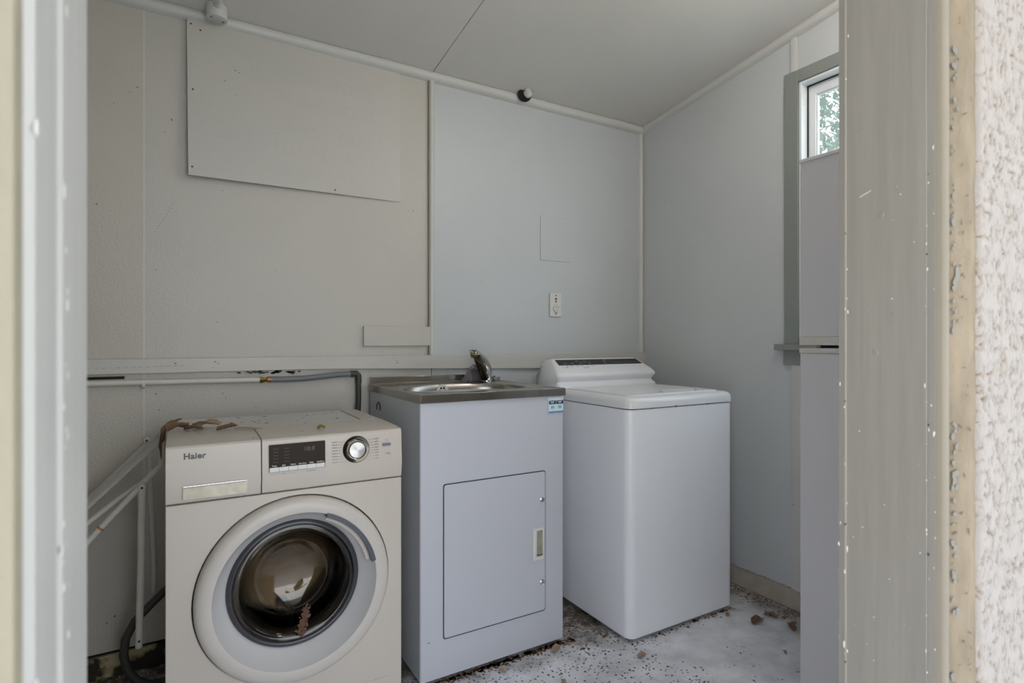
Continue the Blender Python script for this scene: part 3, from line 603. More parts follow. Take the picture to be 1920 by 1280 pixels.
bm = B(); tube(bm, [(.575, YB-.021, .9715), (.600, YB-.021, .971), (.606, YB-.021, .965), (.607, YB-.021, .955), (.607, YB-.021, .935)], .0125, 14); obj('elbow', bm, 'hosedark', hs_)
obj('hose_drop', tube(B(), [(.607, YB-.021, .94), (.607, YB-.022, .87), (.602, YB-.03, .80), (.585, YB-.05, .70), (.55, YB-.07, .60), (.53, YB-.08, .55)], .0105, 14), 'hosedark', hs_)

# ================================================================ FRONT LOADER
FX0, FX1, FY = -.035, .556, 1.585
fw = thing('front_load_washer', 'warm-tinted white front load washing machine with round glass door, bark scraps on its top', 'washing machine', (.26, 1.83, 0))
DC = (.268, FY, .440)
bm = B(); co = lambda x0, x1, y, z0, z1: [bm.verts.new(p) for p in ((x0, y, z0), (x1, y, z0), (x1, y, z1), (x0, y, z1))]
cA = co(FX0, FX1, FY+.024, .012, .825); cB_ = co(FX0, FX1, 2.075, .012, .825); cC = co(FX0+.006, FX1-.006, FY+.024, .018, .819); cD = co(FX0+.006, FX1-.006, 2.069, .018, .819)
for P_, Q_ in ((cA, cB_), (cA, cC), (cC, cD)):
    for k in range(4): bm.faces.new((P_[k], P_[(k+1) % 4], Q_[(k+1) % 4], Q_[k]))
bm.faces.new(cB_); bm.faces.new(cD); obj('cabinet', bm, 'mach', fw, ang=30, bevel=.003)
# lower front with the round door opening
bm = B(); n_ = 72; inner = []; outer = []; zl, zh = .03, .7015
for k in range(n_):
    t = 2*PI*k/n_; dx, dz = math.cos(t), math.sin(t); inner.append((DC[0]+.2485*dx, DC[2]+.2485*dz))
    s = min(((FX1-DC[0]) if dx > 0 else (DC[0]-FX0))/max(abs(dx), 1e-6), ((zh-DC[2]) if dz > 0 else (DC[2]-zl))/max(abs(dz), 1e-6)); outer.append((DC[0]+s*dx, DC[2]+s*dz))
for cx_, cz_ in ((FX0, zl), (FX1, zl), (FX0, zh), (FX1, zh)):
    i = min(range(n_), key=lambda j: (outer[j][0]-cx_)**2+(outer[j][1]-cz_)**2); outer[i] = (cx_, cz_)
ri = [bm.verts.new((x, FY, z)) for x, z in inner]; ro = [bm.verts.new((x, FY, z)) for x, z in outer]; rb = [bm.verts.new((x, FY+.022, z)) for x, z in inner]; rc = [bm.verts.new((x, FY+.024, z)) for x, z in outer]
for k in range(n_):
    j = (k+1) % n_; bm.faces.new((ri[k], ri[j], ro[j], ro[k])); bm.faces.new((ri[k], ri[j], rb[j], rb[k])); bm.faces.new((ro[k], ro[j], rc[j], rc[k]))
obj('front_panel', bm, 'mach', fw, bevel=.002, ang=30)
obj('door_gap', lathe(B(), DC, (0, 1, 0), [(.2487, .0225), (.2487, .014), (.22, .014), (.22, .0225)], 60, closed=True), 'black', fw)
def fascia(x0, x1, z0, name, lab=None):
    pr = [(FY+.004, z0), (FY+.000, z0+.004), (FY-.0065, .744), (FY+.000, .839), (FY+.004, .8445), (FY+.03, .8475), (FY+.12, .8495), (FY+.20, .8500), (FY+.20, .82), (FY+.022, .80), (FY+.022, z0)]
    return obj(name, prism(B(), pr, 0, x0, x1), 'mach', fw, bevel=.0015, ang=25, label=lab)
dr = fascia(FX0, .1765, .7035, 'detergent_drawer', 'detergent drawer front at the left')
cp = fascia(.1785, FX1, .7035, 'control_panel')
obj('panel_shadow_gap', bx(.170, .185, FY+.006, FY+.02, .705, .840), 'black', fw, smooth=False)
# drawer handle recess
obj('drawer_handle', prism(B(), rrect(.001, .143, .7135, .7475, [.004, .010, .003, .003]), 1, FY-.0063, FY-.001), 'cream_pl', dr, bevel=.001)
obj('handle_recess', prism(B(), [(FY-.0045, .7145), (FY-.0068, .7145), (FY-.0068, .7440), (FY-.0045, .7440)], 0, .002, .142), 'recess', dr, smooth=False, label='scuffed pearly recess face')
obj('handle_shadow_line', bx(.003, .141, FY-.0074, FY-.006, .7436, .7453), 'grey_pl', dr, smooth=False)
obj('handle_lip', bx(.002, .142, FY-.0085, FY-.006, .7453, .7477), 'chrome', dr, bevel=.0006, label='thin chrome lip')
text('brand_lettering', 'Haier', .0205, (.0025, FY-.0008, .8120), 'logo', dr, depth=.001, bold=.0007, sx=1.0, space=1.05)
# display
obj('display', prism(B(), rrect(.195, .3375, .7575, .8290, .001), 1, FY-.0042, FY-.001), 'disp', cp)
for k in range(6):
    x0 = .196+k*.0234; obj('button', bx(x0, x0+.0229, FY-.0068, FY-.003, .7585, .7700), 'cream_pl', cp, bevel=.0006)
for k, s in enumerate(('Temp', 'Spin', 'Intense', 'Extra Rinse', 'Delay', 'Start/Pause')):
    text('button_lettering', s, .0048 if len(s) < 9 else .0042, (.1975+k*.0234+.0105, FY-.0042, .7725), 'chip', cp, depth=.0003, bold=.00012, align='CENTER')
text('display_digits', '18:8', .017, (.281, FY-.0042, .806), 'digit', cp, depth=.0002)
obj('digit_window', bx(.279, .322, FY-.0043, FY-.004, .802, .822), 'digit', cp, smooth=False) if False else None
bm = B()
for j in range(5):
    for x in (.205, .232): box(bm, x, x+.013, FY-.0044, FY-.004, .783+j*.0085, .7838+j*.0085)
obj('display_markings', bm, 'digit', cp, smooth=False)['kind'] = 'stuff'
bm = B()
box(bm, .199, .222, FY-.0040, FY-.003, .7515, .7519); box(bm, .243, .262, FY-.0040, FY-.003, .7515, .7519); box(bm, .262, .2624, FY-.004, FY-.003, .7515, .754); box(bm, .276, .280, FY-.004, FY-.003, .7515, .7519); box(bm, .318, .322, FY-.004, FY-.003, .7515, .7519)
for k in range(5): box(bm, .288+k*.005, .2915+k*.005, FY-.004, FY-.003, .7505, .7525)
for k in range(3): box(bm, .228+k*.003, .230+k*.003, FY-.004, FY-.003, .7507, .7525)
obj('panel_markings', bm, 'print', cp, smooth=False)['kind'] = 'stuff'
# dial and its printed scale
KC = (.4225, FY-.002, .7965)
dl = obj('dial', lathe(B(), KC, (0, -1, 0), [(.0375, 0), (.0372, .002), (.035, .004), (.030, .0035), (.0265, .003)], 48), 'knobdark', cp)
obj('dial_ring', lathe(B(), KC, (0, -1, 0), [(.0268, .002), (.0268, .012), (.0255, .0135), (.024, .0125)], 48), 'chrome', dl)
kb = B(); lathe(kb, KC, (0, -1, 0), [(.0240, .0095), (.0235, .0115), (.0225, .012)], 48); obj('dial_collar', kb, 'rim', dl)
kf = obj('dial_face', lathe(B(), KC, (0, -1, 0), [(.0225, .012), (.0215, .0145), (.012, .0148), (0, .0149)], 64), 'knobface', dl)
for v in kf.data.vertices: v.co -= (Vector(KC)-Vector(fw['base']))
kf.location = Vector(KC)-Vector(fw['base'])
bm = B(); bt = B()
for j in range(8):
    z = .7655+j*.0079; r2 = random.Random(j)
    xr = KC[0]-math.sqrt(max(0, .040**2-(z-KC[2])**2))-.001; xl = .356
    if j in (0, 7): xr += .002
    box(bm, .372, xr, FY-.0032, FY-.002, z, z+.0004)
    x = xl
    while x < .3700: box(bt, x, x+.0014, FY-.0032, FY-.002, z, z+.0018*r2.uniform(.7, 1.1)); x += .0019
    if j < 8:
        xs = KC[0]+math.sqrt(max(0, .040**2-(z-KC[2])**2))+.001; box(bm, xs, .474, FY-.0032, FY-.002, z, z+.0004); x = .4755
        while x < .4860: box(bt, x, x+.0014, FY-.0032, FY-.002, z, z+.0018*r2.uniform(.7, 1.1)); x += .0019
obj('scale_lines', bm, 'print', cp, smooth=False)['kind'] = 'stuff'; obj('scale_markings', bt, 'print', cp, smooth=False)['kind'] = 'stuff'
obj('power_button', bx(.4975, .5220, FY-.0055, FY-.002, .7985, .8065), 'grey_pl', cp, bevel=.0006)
obj('power_symbol', lathe(B(), (.5095, FY-.0026, .8155), (0, -1, 0), [(.0030, 0), (.0030, .0004), (.0024, .0004), (.0024, 0)], 20), 'print', cp)
text('capacity_lettering', '7.0kg', .0075, (.505, FY-.0030, .7745), 'print', cp, depth=.0005)
# top
bm = B(); box(bm, FX0, FX1, FY+.2015, 2.078, .826, .8495); obj('worktop', bm, 'machtop', fw, bevel=.003)
bm = B(); box(bm, .495, .5405, FY+.215, 2.06, .849, .8512); obj('worktop_rim', bm, 'mach', fw, bevel=.001)
obj('rim_groove', bx(.4925, .4945, FY+.215, 2.06, .8485, .8498), 'grime', fw, smooth=False)
# round door
dd = obj('door_ring', lathe(B(), DC, (0, 1, 0), [(.2455, .012), (.2455, -.004), (.243, -.014), (.237, -.021), (.228, -.024), (.215, -.0255), (.206, -.024)], 96), 'door_white', fw, ang=50)
obj('inner_cone', lathe(B(), DC, (0, 1, 0), [(.206, -.024), (.2045, -.020), (.196, .000), (.184, .022), (.174, .036), (.1715, .040)], 96), 'door_cone', dd, ang=50)
obj('glass_rim', lathe(B(), DC, (0, 1, 0), [(.1715, .0385), (.169, .034), (.163, .031), (.157, .033), (.154, .042)], 96), 'rim', dd, ang=60, label='glossy dark plastic rim of the glass')
obj('glass_bowl', lathe(B(), DC, (0, 1, 0), [(.160, .034), (.150, .030), (.141, .034), (.136, .046), (.130, .070), (.121, .110), (.106, .134), (.070, .148), (0, .153), (0, .158), (.072, .153), (.110, .138), (.126, .112), (.135, .071), (.142, .050), (.150, .042), (.158, .041)], 96, closed=True), 'glass', dd, ang=50, label='deep smoky glass bowl')
def arc(r0, r1, y0, y1, a0, a1, n=28):
    bm = B(); rows = []
    for k in range(n+1):
        t = math.radians(a0+(a1-a0)*k/n); c_, s_ = math.cos(t), math.sin(t)
        rows.append([bm.verts.new((DC[0]+r*c_, DC[1]+y, DC[2]+r*s_)) for r, y in ((r0, y0), (r1, y0), (r1, y1), (r0, y1))])
    for A, C_ in zip(rows, rows[1:]):
        for k in range(4): bm.faces.new((A[k], C_[k], C_[(k+1) % 4], A[(k+1) % 4]))
    bm.faces.new(rows[0]); bm.faces.new(rows[-1][::-1]); return bm
obj('door_handle', arc(.1965, .2085, -.0290, -.006, 12, 70), 'handle', dd, bevel=.001, ang=50, label='slate grey curved grip')
obj('grip_hollow', arc(.186, .1962, -.008, -.002, 13, 68), 'mach', dd, ang=50)
# behind the glass
obj('gasket', lathe(B(), DC, (0, 1, 0), [(.205, .03), (.172, .045), (.168, .07), (.185, .085), (.168, .10), (.160, .118), (.175, .135), (.20, .145)], 64), 'gasket', fw, ang=60)
bm = B(); lathe(bm, DC, (0, 1, 0), [(.20, .14), (.225, .16), (.225, .40), (.20, .42), (0, .42)], 64); drm = obj('drum', bm, 'drum', fw, ang=50)
for k in range(3):
    t = math.radians(35+120*k); u = Vector((math.cos(t), 0, math.sin(t))); v = Vector((-math.sin(t), 0, math.cos(t))); c0 = Vector(DC)
    bm = B(); secs = []
    for y in (.17, .19, .37, .40):
        h = .055 if .18 < y < .39 else .015
        secs.append([bm.verts.new(c0+Vector((0, y, 0))+u*(.223-a)+v*b_) for a, b_ in ((0, -.028), (h*.7, -.014), (h, 0), (h*.7, .014), (0, .028))])
    for A, C_ in zip(secs, secs[1:]):
        for i in range(4): bm.faces.new((A[i], A[i+1], C_[i+1], C_[i]))
    bm.faces.new(secs[0]); bm.faces.new(secs[-1][::-1]); obj('paddle', bm, 'paddle', drm, ang=60)
obj('filter_flap', prism(B(), rrect(.36, .523, .030, .130, .003), 1, FY-.0025, FY), 'mach', fw, bevel=.0006)
for x in (FX0+.05, FX1-.05):
    for y in (FY+.06, 2.02): bm = B(); lathe(bm, (x, y, 0), (0, 0, 1), [(0, 0), (.02, 0), (.02, .008), (.01, .010), (.01, .014), (0, .014)], 16); obj('foot', bm, 'hosedark', fw)
# dried twig hanging over the glass
bm = B(); R3 = random.Random(11)
for k in range(240):
    t = R3.random(); c0 = Vector((.292+R3.gauss(0, .0045)-.012*t, FY+.018+.008*t, .372-.072*t+R3.gauss(0, .004))); fleck(bm, c0, (R3.gauss(0, .5), -1, R3.gauss(0, .5)), (R3.random(), 0, R3.random()), R3.uniform(.0012, .0035), R3.uniform(1, 2.4), R3.uniform(0, PI))
c = obj('dry_flower_sprig', bm, 'sprig', smooth=False); tag(c, 'dry reddish brown flower sprig stuck at the bottom of the washer door glass', 'plant debris')

for par in (cp, dr):          # seat the printed and fitted parts on the slanting fascia
    for o in list(par.children):
        for q in [o]+list(o.children):
            for v in q.data.vertices:
                z = v.co.z + q.location.z; v.co.y -= .0027*max(0, min(1, (.839-z)/.095))
# ---- scraps on top of the machine
def scrap(name, pts, wid, m, lab, cat, curl=.4, group=None, seed=0):
    rr = random.Random(seed); bm = B(); pts = [Vector(p) for p in pts]; rows = []
    fine = []
    for A, C_ in zip(pts, pts[1:]):
        for k in range(6): fine.append(A.lerp(C_, k/6))
    fine.append(pts[-1]); nF = len(fine)
    for i, p in enumerate(fine):
        d = (fine[min(i+1, nF-1)]-fine[max(i-1, 0)]).normalized(); s = Vector((-d.y, d.x, 0)).normalized() if abs(d.z) < .9 else Vector((0, 1, 0)); up = d.cross(s); up = up if up.z >= 0 else -up
        f = min(1, 4*i/nF+.3, 4*(nF-1-i)/nF+.35); w_ = wid*f*(1+.35*noise.noise((i*.45, seed, 0)))
        row = []
        for j in range(5):
            u = (j-2)/2; h = curl*w_*(u*u) + .0012 + .0009*noise.noise((i*.6, j, seed))
            row.append((p + s*u*w_ + up*h))
        rows.append(row)
    top = [[bm.verts.new(q+Vector((0, 0, .0012))) for q in r] for r in rows]; bot = [[bm.verts.new(q) for q in r] for r in rows]
    for G, fl_ in ((top, 0), (bot, 1)):
        for A, C_ in zip(G, G[1:]):
            for j in range(4):
                f = (A[j], A[j+1], C_[j+1], C_[j]); bm.faces.new(f[::-1] if fl_ else f)
    for i in range(nF-1):
        for j in (0, 4): bm.faces.new((top[i][j], top[i+1][j], bot[i+1][j], bot[i][j]))
    for i in (0, nF-1):
        for j in range(4): bm.faces.new((top[i][j], top[i][j+1], bot[i][j+1], bot[i][j]))
    return tag(obj(name, bm, m, ang=50), lab, cat, group)
T = .8500
scrap('bark_strip', [(-.047, 1.83, .775), (-.047, 1.84, .815), (-.044, 1.86, .846), (-.030, 1.90, .857), (-.002, 1.98, .862)], .007, 'bark', 'thin twisted bark strip draped over the left edge of the front loader', 'bark', 1.1, seed=1)
scrap('bark_strip', [(-.034, 1.80, T+.002), (-.012, 1.815, T+.012), (.012, 1.835, T+.003)], .014, 'bark', 'small curled bark scrap at the left corner of the machine top', 'bark', .9, seed=2)
scrap('bark_strip', [(.006, 1.815, T+.001), (.030, 1.80, T+.007), (.050, 1.80, T+.002)], .012, 'bark', 'dark crumpled bark scrap between two bigger pieces on the machine top', 'bark', .8, seed=3)
scrap('bark_strip', [(.030, 1.86, T+.001), (.058, 1.835, T+.012), (.094, 1.815, T+.009)], .020, 'bark2', 'wide brown curled bark piece, largest on the machine top', 'bark', .5, seed=4)
scrap('bark_strip', [(.083, 1.765, T), (.106, 1.77, T+.004), (.135, 1.775, T+.008)], .011, 'bark', 'bent bark scrap right of the widest piece', 'bark', .8, seed=5)
scrap('bark_strip', [(.128, 1.77, T+.002), (.150, 1.755, T+.003), (.195, 1.735, T+.0005)], .0065, 'bark2', 'long straight bark strip pointing right on the machine top', 'bark', .2, seed=6)
scrap('dry_leaf', [(.07, 1.985, T), (.092, 1.985, T+.002)], .006, 'bark', 'tiny brown leaf bit at the rear edge of the machine top', 'leaf', .3, seed=7)
scrap('leaf_bit', [(.334, 1.655, T-.0005), (.343, 1.66, T+.005), (.352, 1.655, T-.0005)], .007, 'moss', 'yellow green leaf bit on the machine top above the dial', 'leaf', .6, seed=8)
bm = B(); R4 = random.Random(2)
for k in range(46): fleck(bm, (R4.uniform(-.02, .48), R4.uniform(1.80, 2.05), T), (0, 0, 1), (R4.random(), R4.random(), 0), R4.uniform(.001, .0028), R4.uniform(1, 2.6))
for k in range(14): fleck(bm, (R4.uniform(.05, .3), R4.uniform(1.60, 1.78), .8485), (0, 0, 1), (1, 0, 0), R4.uniform(.001, .002), R4.uniform(1, 2.6))
c = obj('dirt_crumbs', bm, 'grime', smooth=False); tag(c, 'scattered dark dirt crumbs on the white machine top', 'dirt'); c['kind'] = 'stuff'

# ================================================================ LAUNDRY SINK CABINET
SX0, SX1, SY0, SY1 = .650, 1.203, 1.670, 2.225
ls = thing('laundry_sink', 'white metal laundry tub cabinet with stainless steel sink and chrome mixer tap', 'laundry sink', (.925, 1.95, 0))
bm = B(); prism(bm, rrect(SX0, SX1, SY0+.003, SY1, [.004, .004, .002, .002]), 2, .016, .903); obj('cabinet', bm, 'cab', ls, ang=30)
# raised door on a recess line
gp = B(); prism(gp, rrect(.7265, 1.1240, .1365, .6385, .009), 1, SY0+.0012, SY0+.0035); obj('door_gap', gp, 'navy', ls)
sd = obj('cabinet_door', prism(B(), rrect(.7295, 1.1215, .1400, .6352, .008), 1, SY0-.0002, SY0+.0035), 'cab', ls, bevel=.0007)
for z in (.536, .241):
    lk = obj('lock', lathe(B(), (1.1085, SY0-.0002, z), (0, -1, 0), [(.0105, 0), (.010, .002), (.0085, .003), (.0078, .0022), (.0045, .0022), (.0045, .0035), (0, .0035)], 24), 'chrome', sd)
    obj('keyhole', bx(1.1078, 1.1092, SY0-.0042, SY0-.0035, z-.003, z+.003), 'black', sd, smooth=False)
hf = B(); x0, x1, z0, z1 = 1.0665, 1.1135, .325, .438
prv = [bmesh.ops, None]
o_ = rrect(x0, x1, z0, z1, .002, 2); i_ = rrect(x0+.009, x1-.005, z0+.013, z1-.009, .002, 2)
def lp(poly, y): return [hf.verts.new((x, y, z)) for x, z in poly]
L0, L1, L2, L3 = lp(o_, SY0), lp(o_, SY0-.005), lp(i_, SY0-.0055), lp(i_, SY0+.0)
for A, C_ in ((L0, L1), (L1, L2), (L2, L3)):
    for k in range(len(A)): j = (k+1) % len(A); hf.faces.new((A[k], A[j], C_[j], C_[k]))
hd = obj('pull_handle', hf, 'cream_pl', sd, ang=30, label='cream plastic recessed pull')
obj('pull_recess', prism(B(), [(x, z) for x, z in rrect(x0+.0085, x1-.0045, z0+.0125, z1-.0085, .002, 2)], 1, SY0-.0012, SY0-.0006), 'recess', sd, smooth=False, label='dusty grey recess behind the pull')
obj('pull_lip', bx(x0+.008, x0+.017, SY0-.0058, SY0-.0010, z0+.013, z1-.009), 'cream_pl', sd, bevel=.002)
obj('pull_dust', bx(x0+.018, x1-.006, SY0-.0045, SY0-.0012, z0+.0132, z0+.018), 'litter', sd, bevel=.001)
obj('side_panel', bx(SX0-.0012, SX0+.002, SY0+.006, SY1-.004, .018, .9025), 'cabside', ls, bevel=.0005, label='side panel slightly bluer than the front')  # almost the front's coat colour, a touch bluer
obj('toe_gap', bx(SX0+.02, SX1-.02, SY0+.03, SY1-.02, 0, .016), 'black', ls, smooth=False)
# steel top with bowl
ZT = .931; bm = B(); n_ = 96; cx, cy = .925, 1.930; ax_, ay_ = .248, .170
def sup(t, sx, sy, p=2.7):
    c_, s_ = math.cos(t), math.sin(t); return (abs(c_)**(2/p)*(1 if c_ > 0 else -1)*sx, abs(s_)**(2/p)*(1 if s_ > 0 else -1)*sy)
loops = []; ox0, ox1, oy0, oy1 = SX0-.004, SX1+.004, SY0-.006, SY1-.004
ts = [2*PI*k/n_ for k in range(n_)]
def outl(m_, z):
    pts = []
    for t in ts:
        dx, dy = sup(t, ax_, ay_); s = min(((ox1-m_-cx) if dx > 0 else (cx-ox0-m_))/max(abs(dx), 1e-6), ((oy1-m_-cy) if dy > 0 else (cy-oy0-m_))/max(abs(dy), 1e-6)); pts.append([cx+s*dx, cy+s*dy])
    for qx, qy in ((ox0+m_, oy0+m_), (ox1-m_, oy0+m_), (ox1-m_, oy1-m_), (ox0+m_, oy1-m_)):
        i = min(range(n_), key=lambda j: (pts[j][0]-qx)**2+(pts[j][1]-qy)**2); pts[i] = [qx, qy]
    return [bm.verts.new((x, y, z)) for x, y in pts]
loops.append(outl(0.002, .9035)); loops.append(outl(0, .9035)); loops.append(outl(0, ZT-.0015)); loops.append(outl(.0015, ZT)); loops.append(outl(.010, ZT)); loops.append(outl(.013, ZT-.003))
outer_n = len(loops)
ob = obj  # noqa
for s_, z in ((1.03, ZT-.003), (1.0, ZT-.0045), (.975, ZT-.010), (.955, ZT-.03), (.94, ZT-.10), (.90, ZT-.17), (.80, ZT-.195), (.45, ZT-.202), (.10, ZT-.205)):
    loops.append([bm.verts.new((cx+sup(t, ax_*s_, ay_*s_, 2.7)[0], cy+sup(t, ax_*s_, ay_*s_, 2.7)[1], z)) for t in ts])
for A, C_ in zip(loops, loops[1:]):
    for k in range(n_): j = (k+1) % n_; bm.faces.new((A[k], A[j], C_[j], C_[k]))
bm.faces.new(loops[-1])
tp = obj('sink_top', bm, 'steel', ls, ang=35)
obj('splashback', bx(SX0-.004, SX1+.004-.115, SY1-.012, SY1-.004, ZT-.001, ZT+.026), 'steelrim', ls, bevel=.0015)
obj('rim_edge', bx(ox0, ox1, oy0-.0012, oy0+.0005, .9035, ZT-.0008), 'steelrim', ls, bevel=.0005)
bm = B(); c0 = Vector((.905, cy+ay_*.955-.002, ZT-.030)); axd = Vector((.02, -1, .07)).normalized()
ovf = obj('overflow_ring', lathe(bm, c0, axd, [(.026, 0), (.026, .003), (.023, .005), (.020, .004), (.020, .0015), (0, .0015)], 28), 'cream_pl', ls)
for k in range(6):
    t = PI/3*k; u, v = frame_of(axd); obj('overflow_hole', lathe(B(), c0+(u*math.cos(t)+v*math.sin(t))*.012+axd*.0016, axd, [(.0046, .0006), (0, .0006)], 12), 'black', ovf)
obj('drain_ring', lathe(B(), (cx, cy, ZT-.203), (0, 0, 1), [(.034, 0), (.033, .003), (.028, .002), (.027, -.002), (0, -.002)], 28), 'chrome', ls)
# mixer tap (column, raked spout, square aerator, thin lever)
TX, TY = 1.141, 2.155
tap = obj('tap_body', lathe(B(), (TX, TY, ZT-.003), (0, 0, 1), [(.026, 0), (.026, .004), (.0225, .006), (.021, .012), (.021, .055), (.0205, .066), (.017, .076), (.010, .084), (0, .087)], 32), 'chrome', ls, ang=50)
def raked(pa, pb, wa, wb, ta, tb, taper=0):
    bm = B(); pa = Vector(pa); pb = Vector(pb); d = (pb-pa).normalized(); s = Vector((0, 0, 1)).cross(d).normalized(); u = s.cross(d).normalized()
    r = []
    for p, w_, t_ in ((pa, wa, ta), (pb, wb, tb)):
        r.append([bm.verts.new(p+s*a*w_+u*b_*t_) for a, b_ in ((-1, -1), (1, -1), (1, 1), (-1, 1))])
    for k in range(4): bm.faces.new((r[0][k], r[0][(k+1) % 4], r[1][(k+1) % 4], r[1][k]))
    bm.faces.new(r[0]); bm.faces.new(r[1][::-1]); return bm
tipx, tipy, tipz = 1.034, 2.063, 1.047
obj('spout', tube(B(), [(TX, TY, ZT+.030), (TX-.004, TY-.004, ZT+.062), (TX-.030, TY-.026, ZT+.090), (tipx+.03, tipy+.024, tipz-.002), (tipx+.006, tipy+.005, tipz+.004)], [.0205, .021, .0195, .016, .013], 24), 'chrome', tap)
obj('spout_face', raked((TX-.022, TY-.027, ZT+.010), (tipx+.010, tipy-.004, tipz-.006), .0150, .0140, .010, .008), 'knobdark', tap, bevel=.003, seg=3, label='flat face of the tap with its dark reflection put into the colour')  # dark plate carries the chrome's dark reflection as colour
obj('aerator', raked((tipx+.008, tipy+.008, tipz-.002), (tipx-.008, tipy-.008, tipz+.010), .0145, .0135, .013, .012), 'worn', tap, bevel=.003)
obj('aerator_ring', raked((tipx+.012, tipy+.012, tipz-.004), (tipx+.006, tipy+.006, tipz+.001), .0155, .0155, .0145, .0145), 'chrome', tap, bevel=.003)
obj('lever', tube(B(), [(tipx-.004, tipy-.004, tipz+.010), (tipx-.028, tipy-.012, tipz+.016)], .0022, 10), 'chrome', tap)
# cable hole on the left side
obj('hose_loop', tube(B(), [(SX0-.002, 2.105+.022*math.cos(t), .845+.022*math.sin(t)) for t in [PI*k/10 for k in range(-1, 12)]], .0032, 8), 'hosedark', ls)
bm = B()
for k in range(20): fleck(bm, (SX0-.0003, R_.gauss(2.09, .012), .832+R_.gauss(0, .012)), (-1, 0, 0), (0, 0, 1), R_.uniform(.001, .003), 1.5)
c = obj('hole_rust', bm, 'litter', ls, smooth=False); c['kind'] = 'stuff'
# rating sticker
sk = obj('sticker', bx(1.136, 1.2005, SY0-.0010, SY0-.0001+.0035, .842, .900), 'label', ls, smooth=False, label='pale blue double rating sticker at the top right corner')
for x in (1.138, 1.170):
    obj('sticker_band', bx(x, x+.030, SY0-.0014, SY0-.001, .8735, .8865), 'navy', sk, smooth=False)
    obj('sticker_badge', prism(B(), rrect(x+.006, x+.024, .8555, .8690, .004), 1, SY0-.0014, SY0-.001), 'palecyan', sk, smooth=False)
    obj('sticker_strip', bx(x-.001, x+.030, SY0-.0014, SY0-.001, .8425, .8480), 'cyan', sk, smooth=False)
    bm = B()
    for q in (.8775, .8818): box(bm, x+.008, x+.022, SY0-.0016, SY0-.0012, q, q+.0016)
    obj('sticker_wording', bm, 'label', sk, smooth=False)
    bm = B(); box(bm, x+.010, x+.0135, SY0-.0016, SY0-.0012, .8595, .8655); box(bm, x+.0155, x+.0195, SY0-.0016, SY0-.0012, .8595, .8655); obj('sticker_figure', bm, 'cyan', sk, smooth=False)
    obj('sticker_arc', lathe(B(), (x+.014, SY0-.0012, .8885), (0, -1, 0), [(.010, 0), (.010, .0003), (.0085, .0003), (.0085, 0)], 20), 'palecyan', sk, smooth=False)
bm = B(); fleck(bm, (.676, SY0+.003-.0002, .139), (0, -1, 0), (1, 0, .1), .0012, 5); obj('scratch', bm, 'grime', ls, smooth=False)

# cloth behind the tap
def cloth():
    bm = B(); nu, nv = 40, 18; rows = []; rl_ = []
    for i in range(nu+1):
        u = i/nu; row = []
        for j in range(nv+1):
            v = j/nv
            x = 1.045 + .165*u; hgt = .070*(u/.14)**.5 if u < .14 else (.070+.004*math.sin(u*30) if u < .42 else (.070-.045*min(1, (u-.42)/.18) - .010*max(0, u-.6)/.4 + .004*math.sin(u*25)))
            y = 2.178 + .020*math.cos(v*PI*1.15) + .009*math.sin(u*19+v*4)
            z = ZT-.002 + hgt*math.sin(min(1, v*1.15)*PI*.55) + .006*noise.noise((u*7, v*4, 0))*(1 if v > .1 else 0)
            if v > .75: z -= (v-.75)*.07; y += .0
            row.append((x+.008*noise.noise((u*3, v*5, 2)), y-.010*noise.noise((u*8, v*3, 4)), max(z, ZT-.002)))
        rows.append(row)
    tp_ = [[bm.verts.new(p) for p in r] for r in rows]; bt_ = [[bm.verts.new((p[0], p[1]+.004, p[2]-.003)) for p in r] for r in rows]
    for G in (tp_, bt_):
        for A, C_ in zip(G, G[1:]):
            for j in range(nv): bm.faces.new((A[j], A[j+1], C_[j+1], C_[j]))
    for i in range(nu):
        for j in (0, nv): bm.faces.new((tp_[i][j], tp_[i+1][j], bt_[i+1][j], bt_[i][j]))
    for i in (0, nu):
        for j in range(nv): bm.faces.new((tp_[i][j], tp_[i][j+1], bt_[i][j+1], bt_[i][j]))
    return bm, rows
cb, crow = cloth()
clo = obj('cloth', cb, 'cloth', ang=80); tag(clo, 'crumpled grey cloth with pale hem behind the tap', 'cloth')
obj('hem', tube(B(), [Vector(r[9])+Vector((0, -.004, .001)) for r in crow[1:22]], .0028, 8), 'hem', clo)

# ================================================================ TOP LOADER
TX0, TX1, TY0, TY1 = 1.393, 1.963, 1.528, 2.150
tl = thing('top_load_washer', 'white top load washing machine with sloping control console, in the corner', 'washing machine', (1.68, 1.84, 0))
obj('cabinet', prism(B(), rrect(TX0, TX1, TY0, TY1, [.035, .035, .01, .01], 8), 2, .016, .8505), 'tl', tl, bevel=.003, ang=50)
obj('seam', prism(B(), rrect(TX0+.003, TX1-.003, TY0+.003, TY1-.003, [.033, .033, .01, .01], 8), 2, .850, .8545), 'grime', tl)
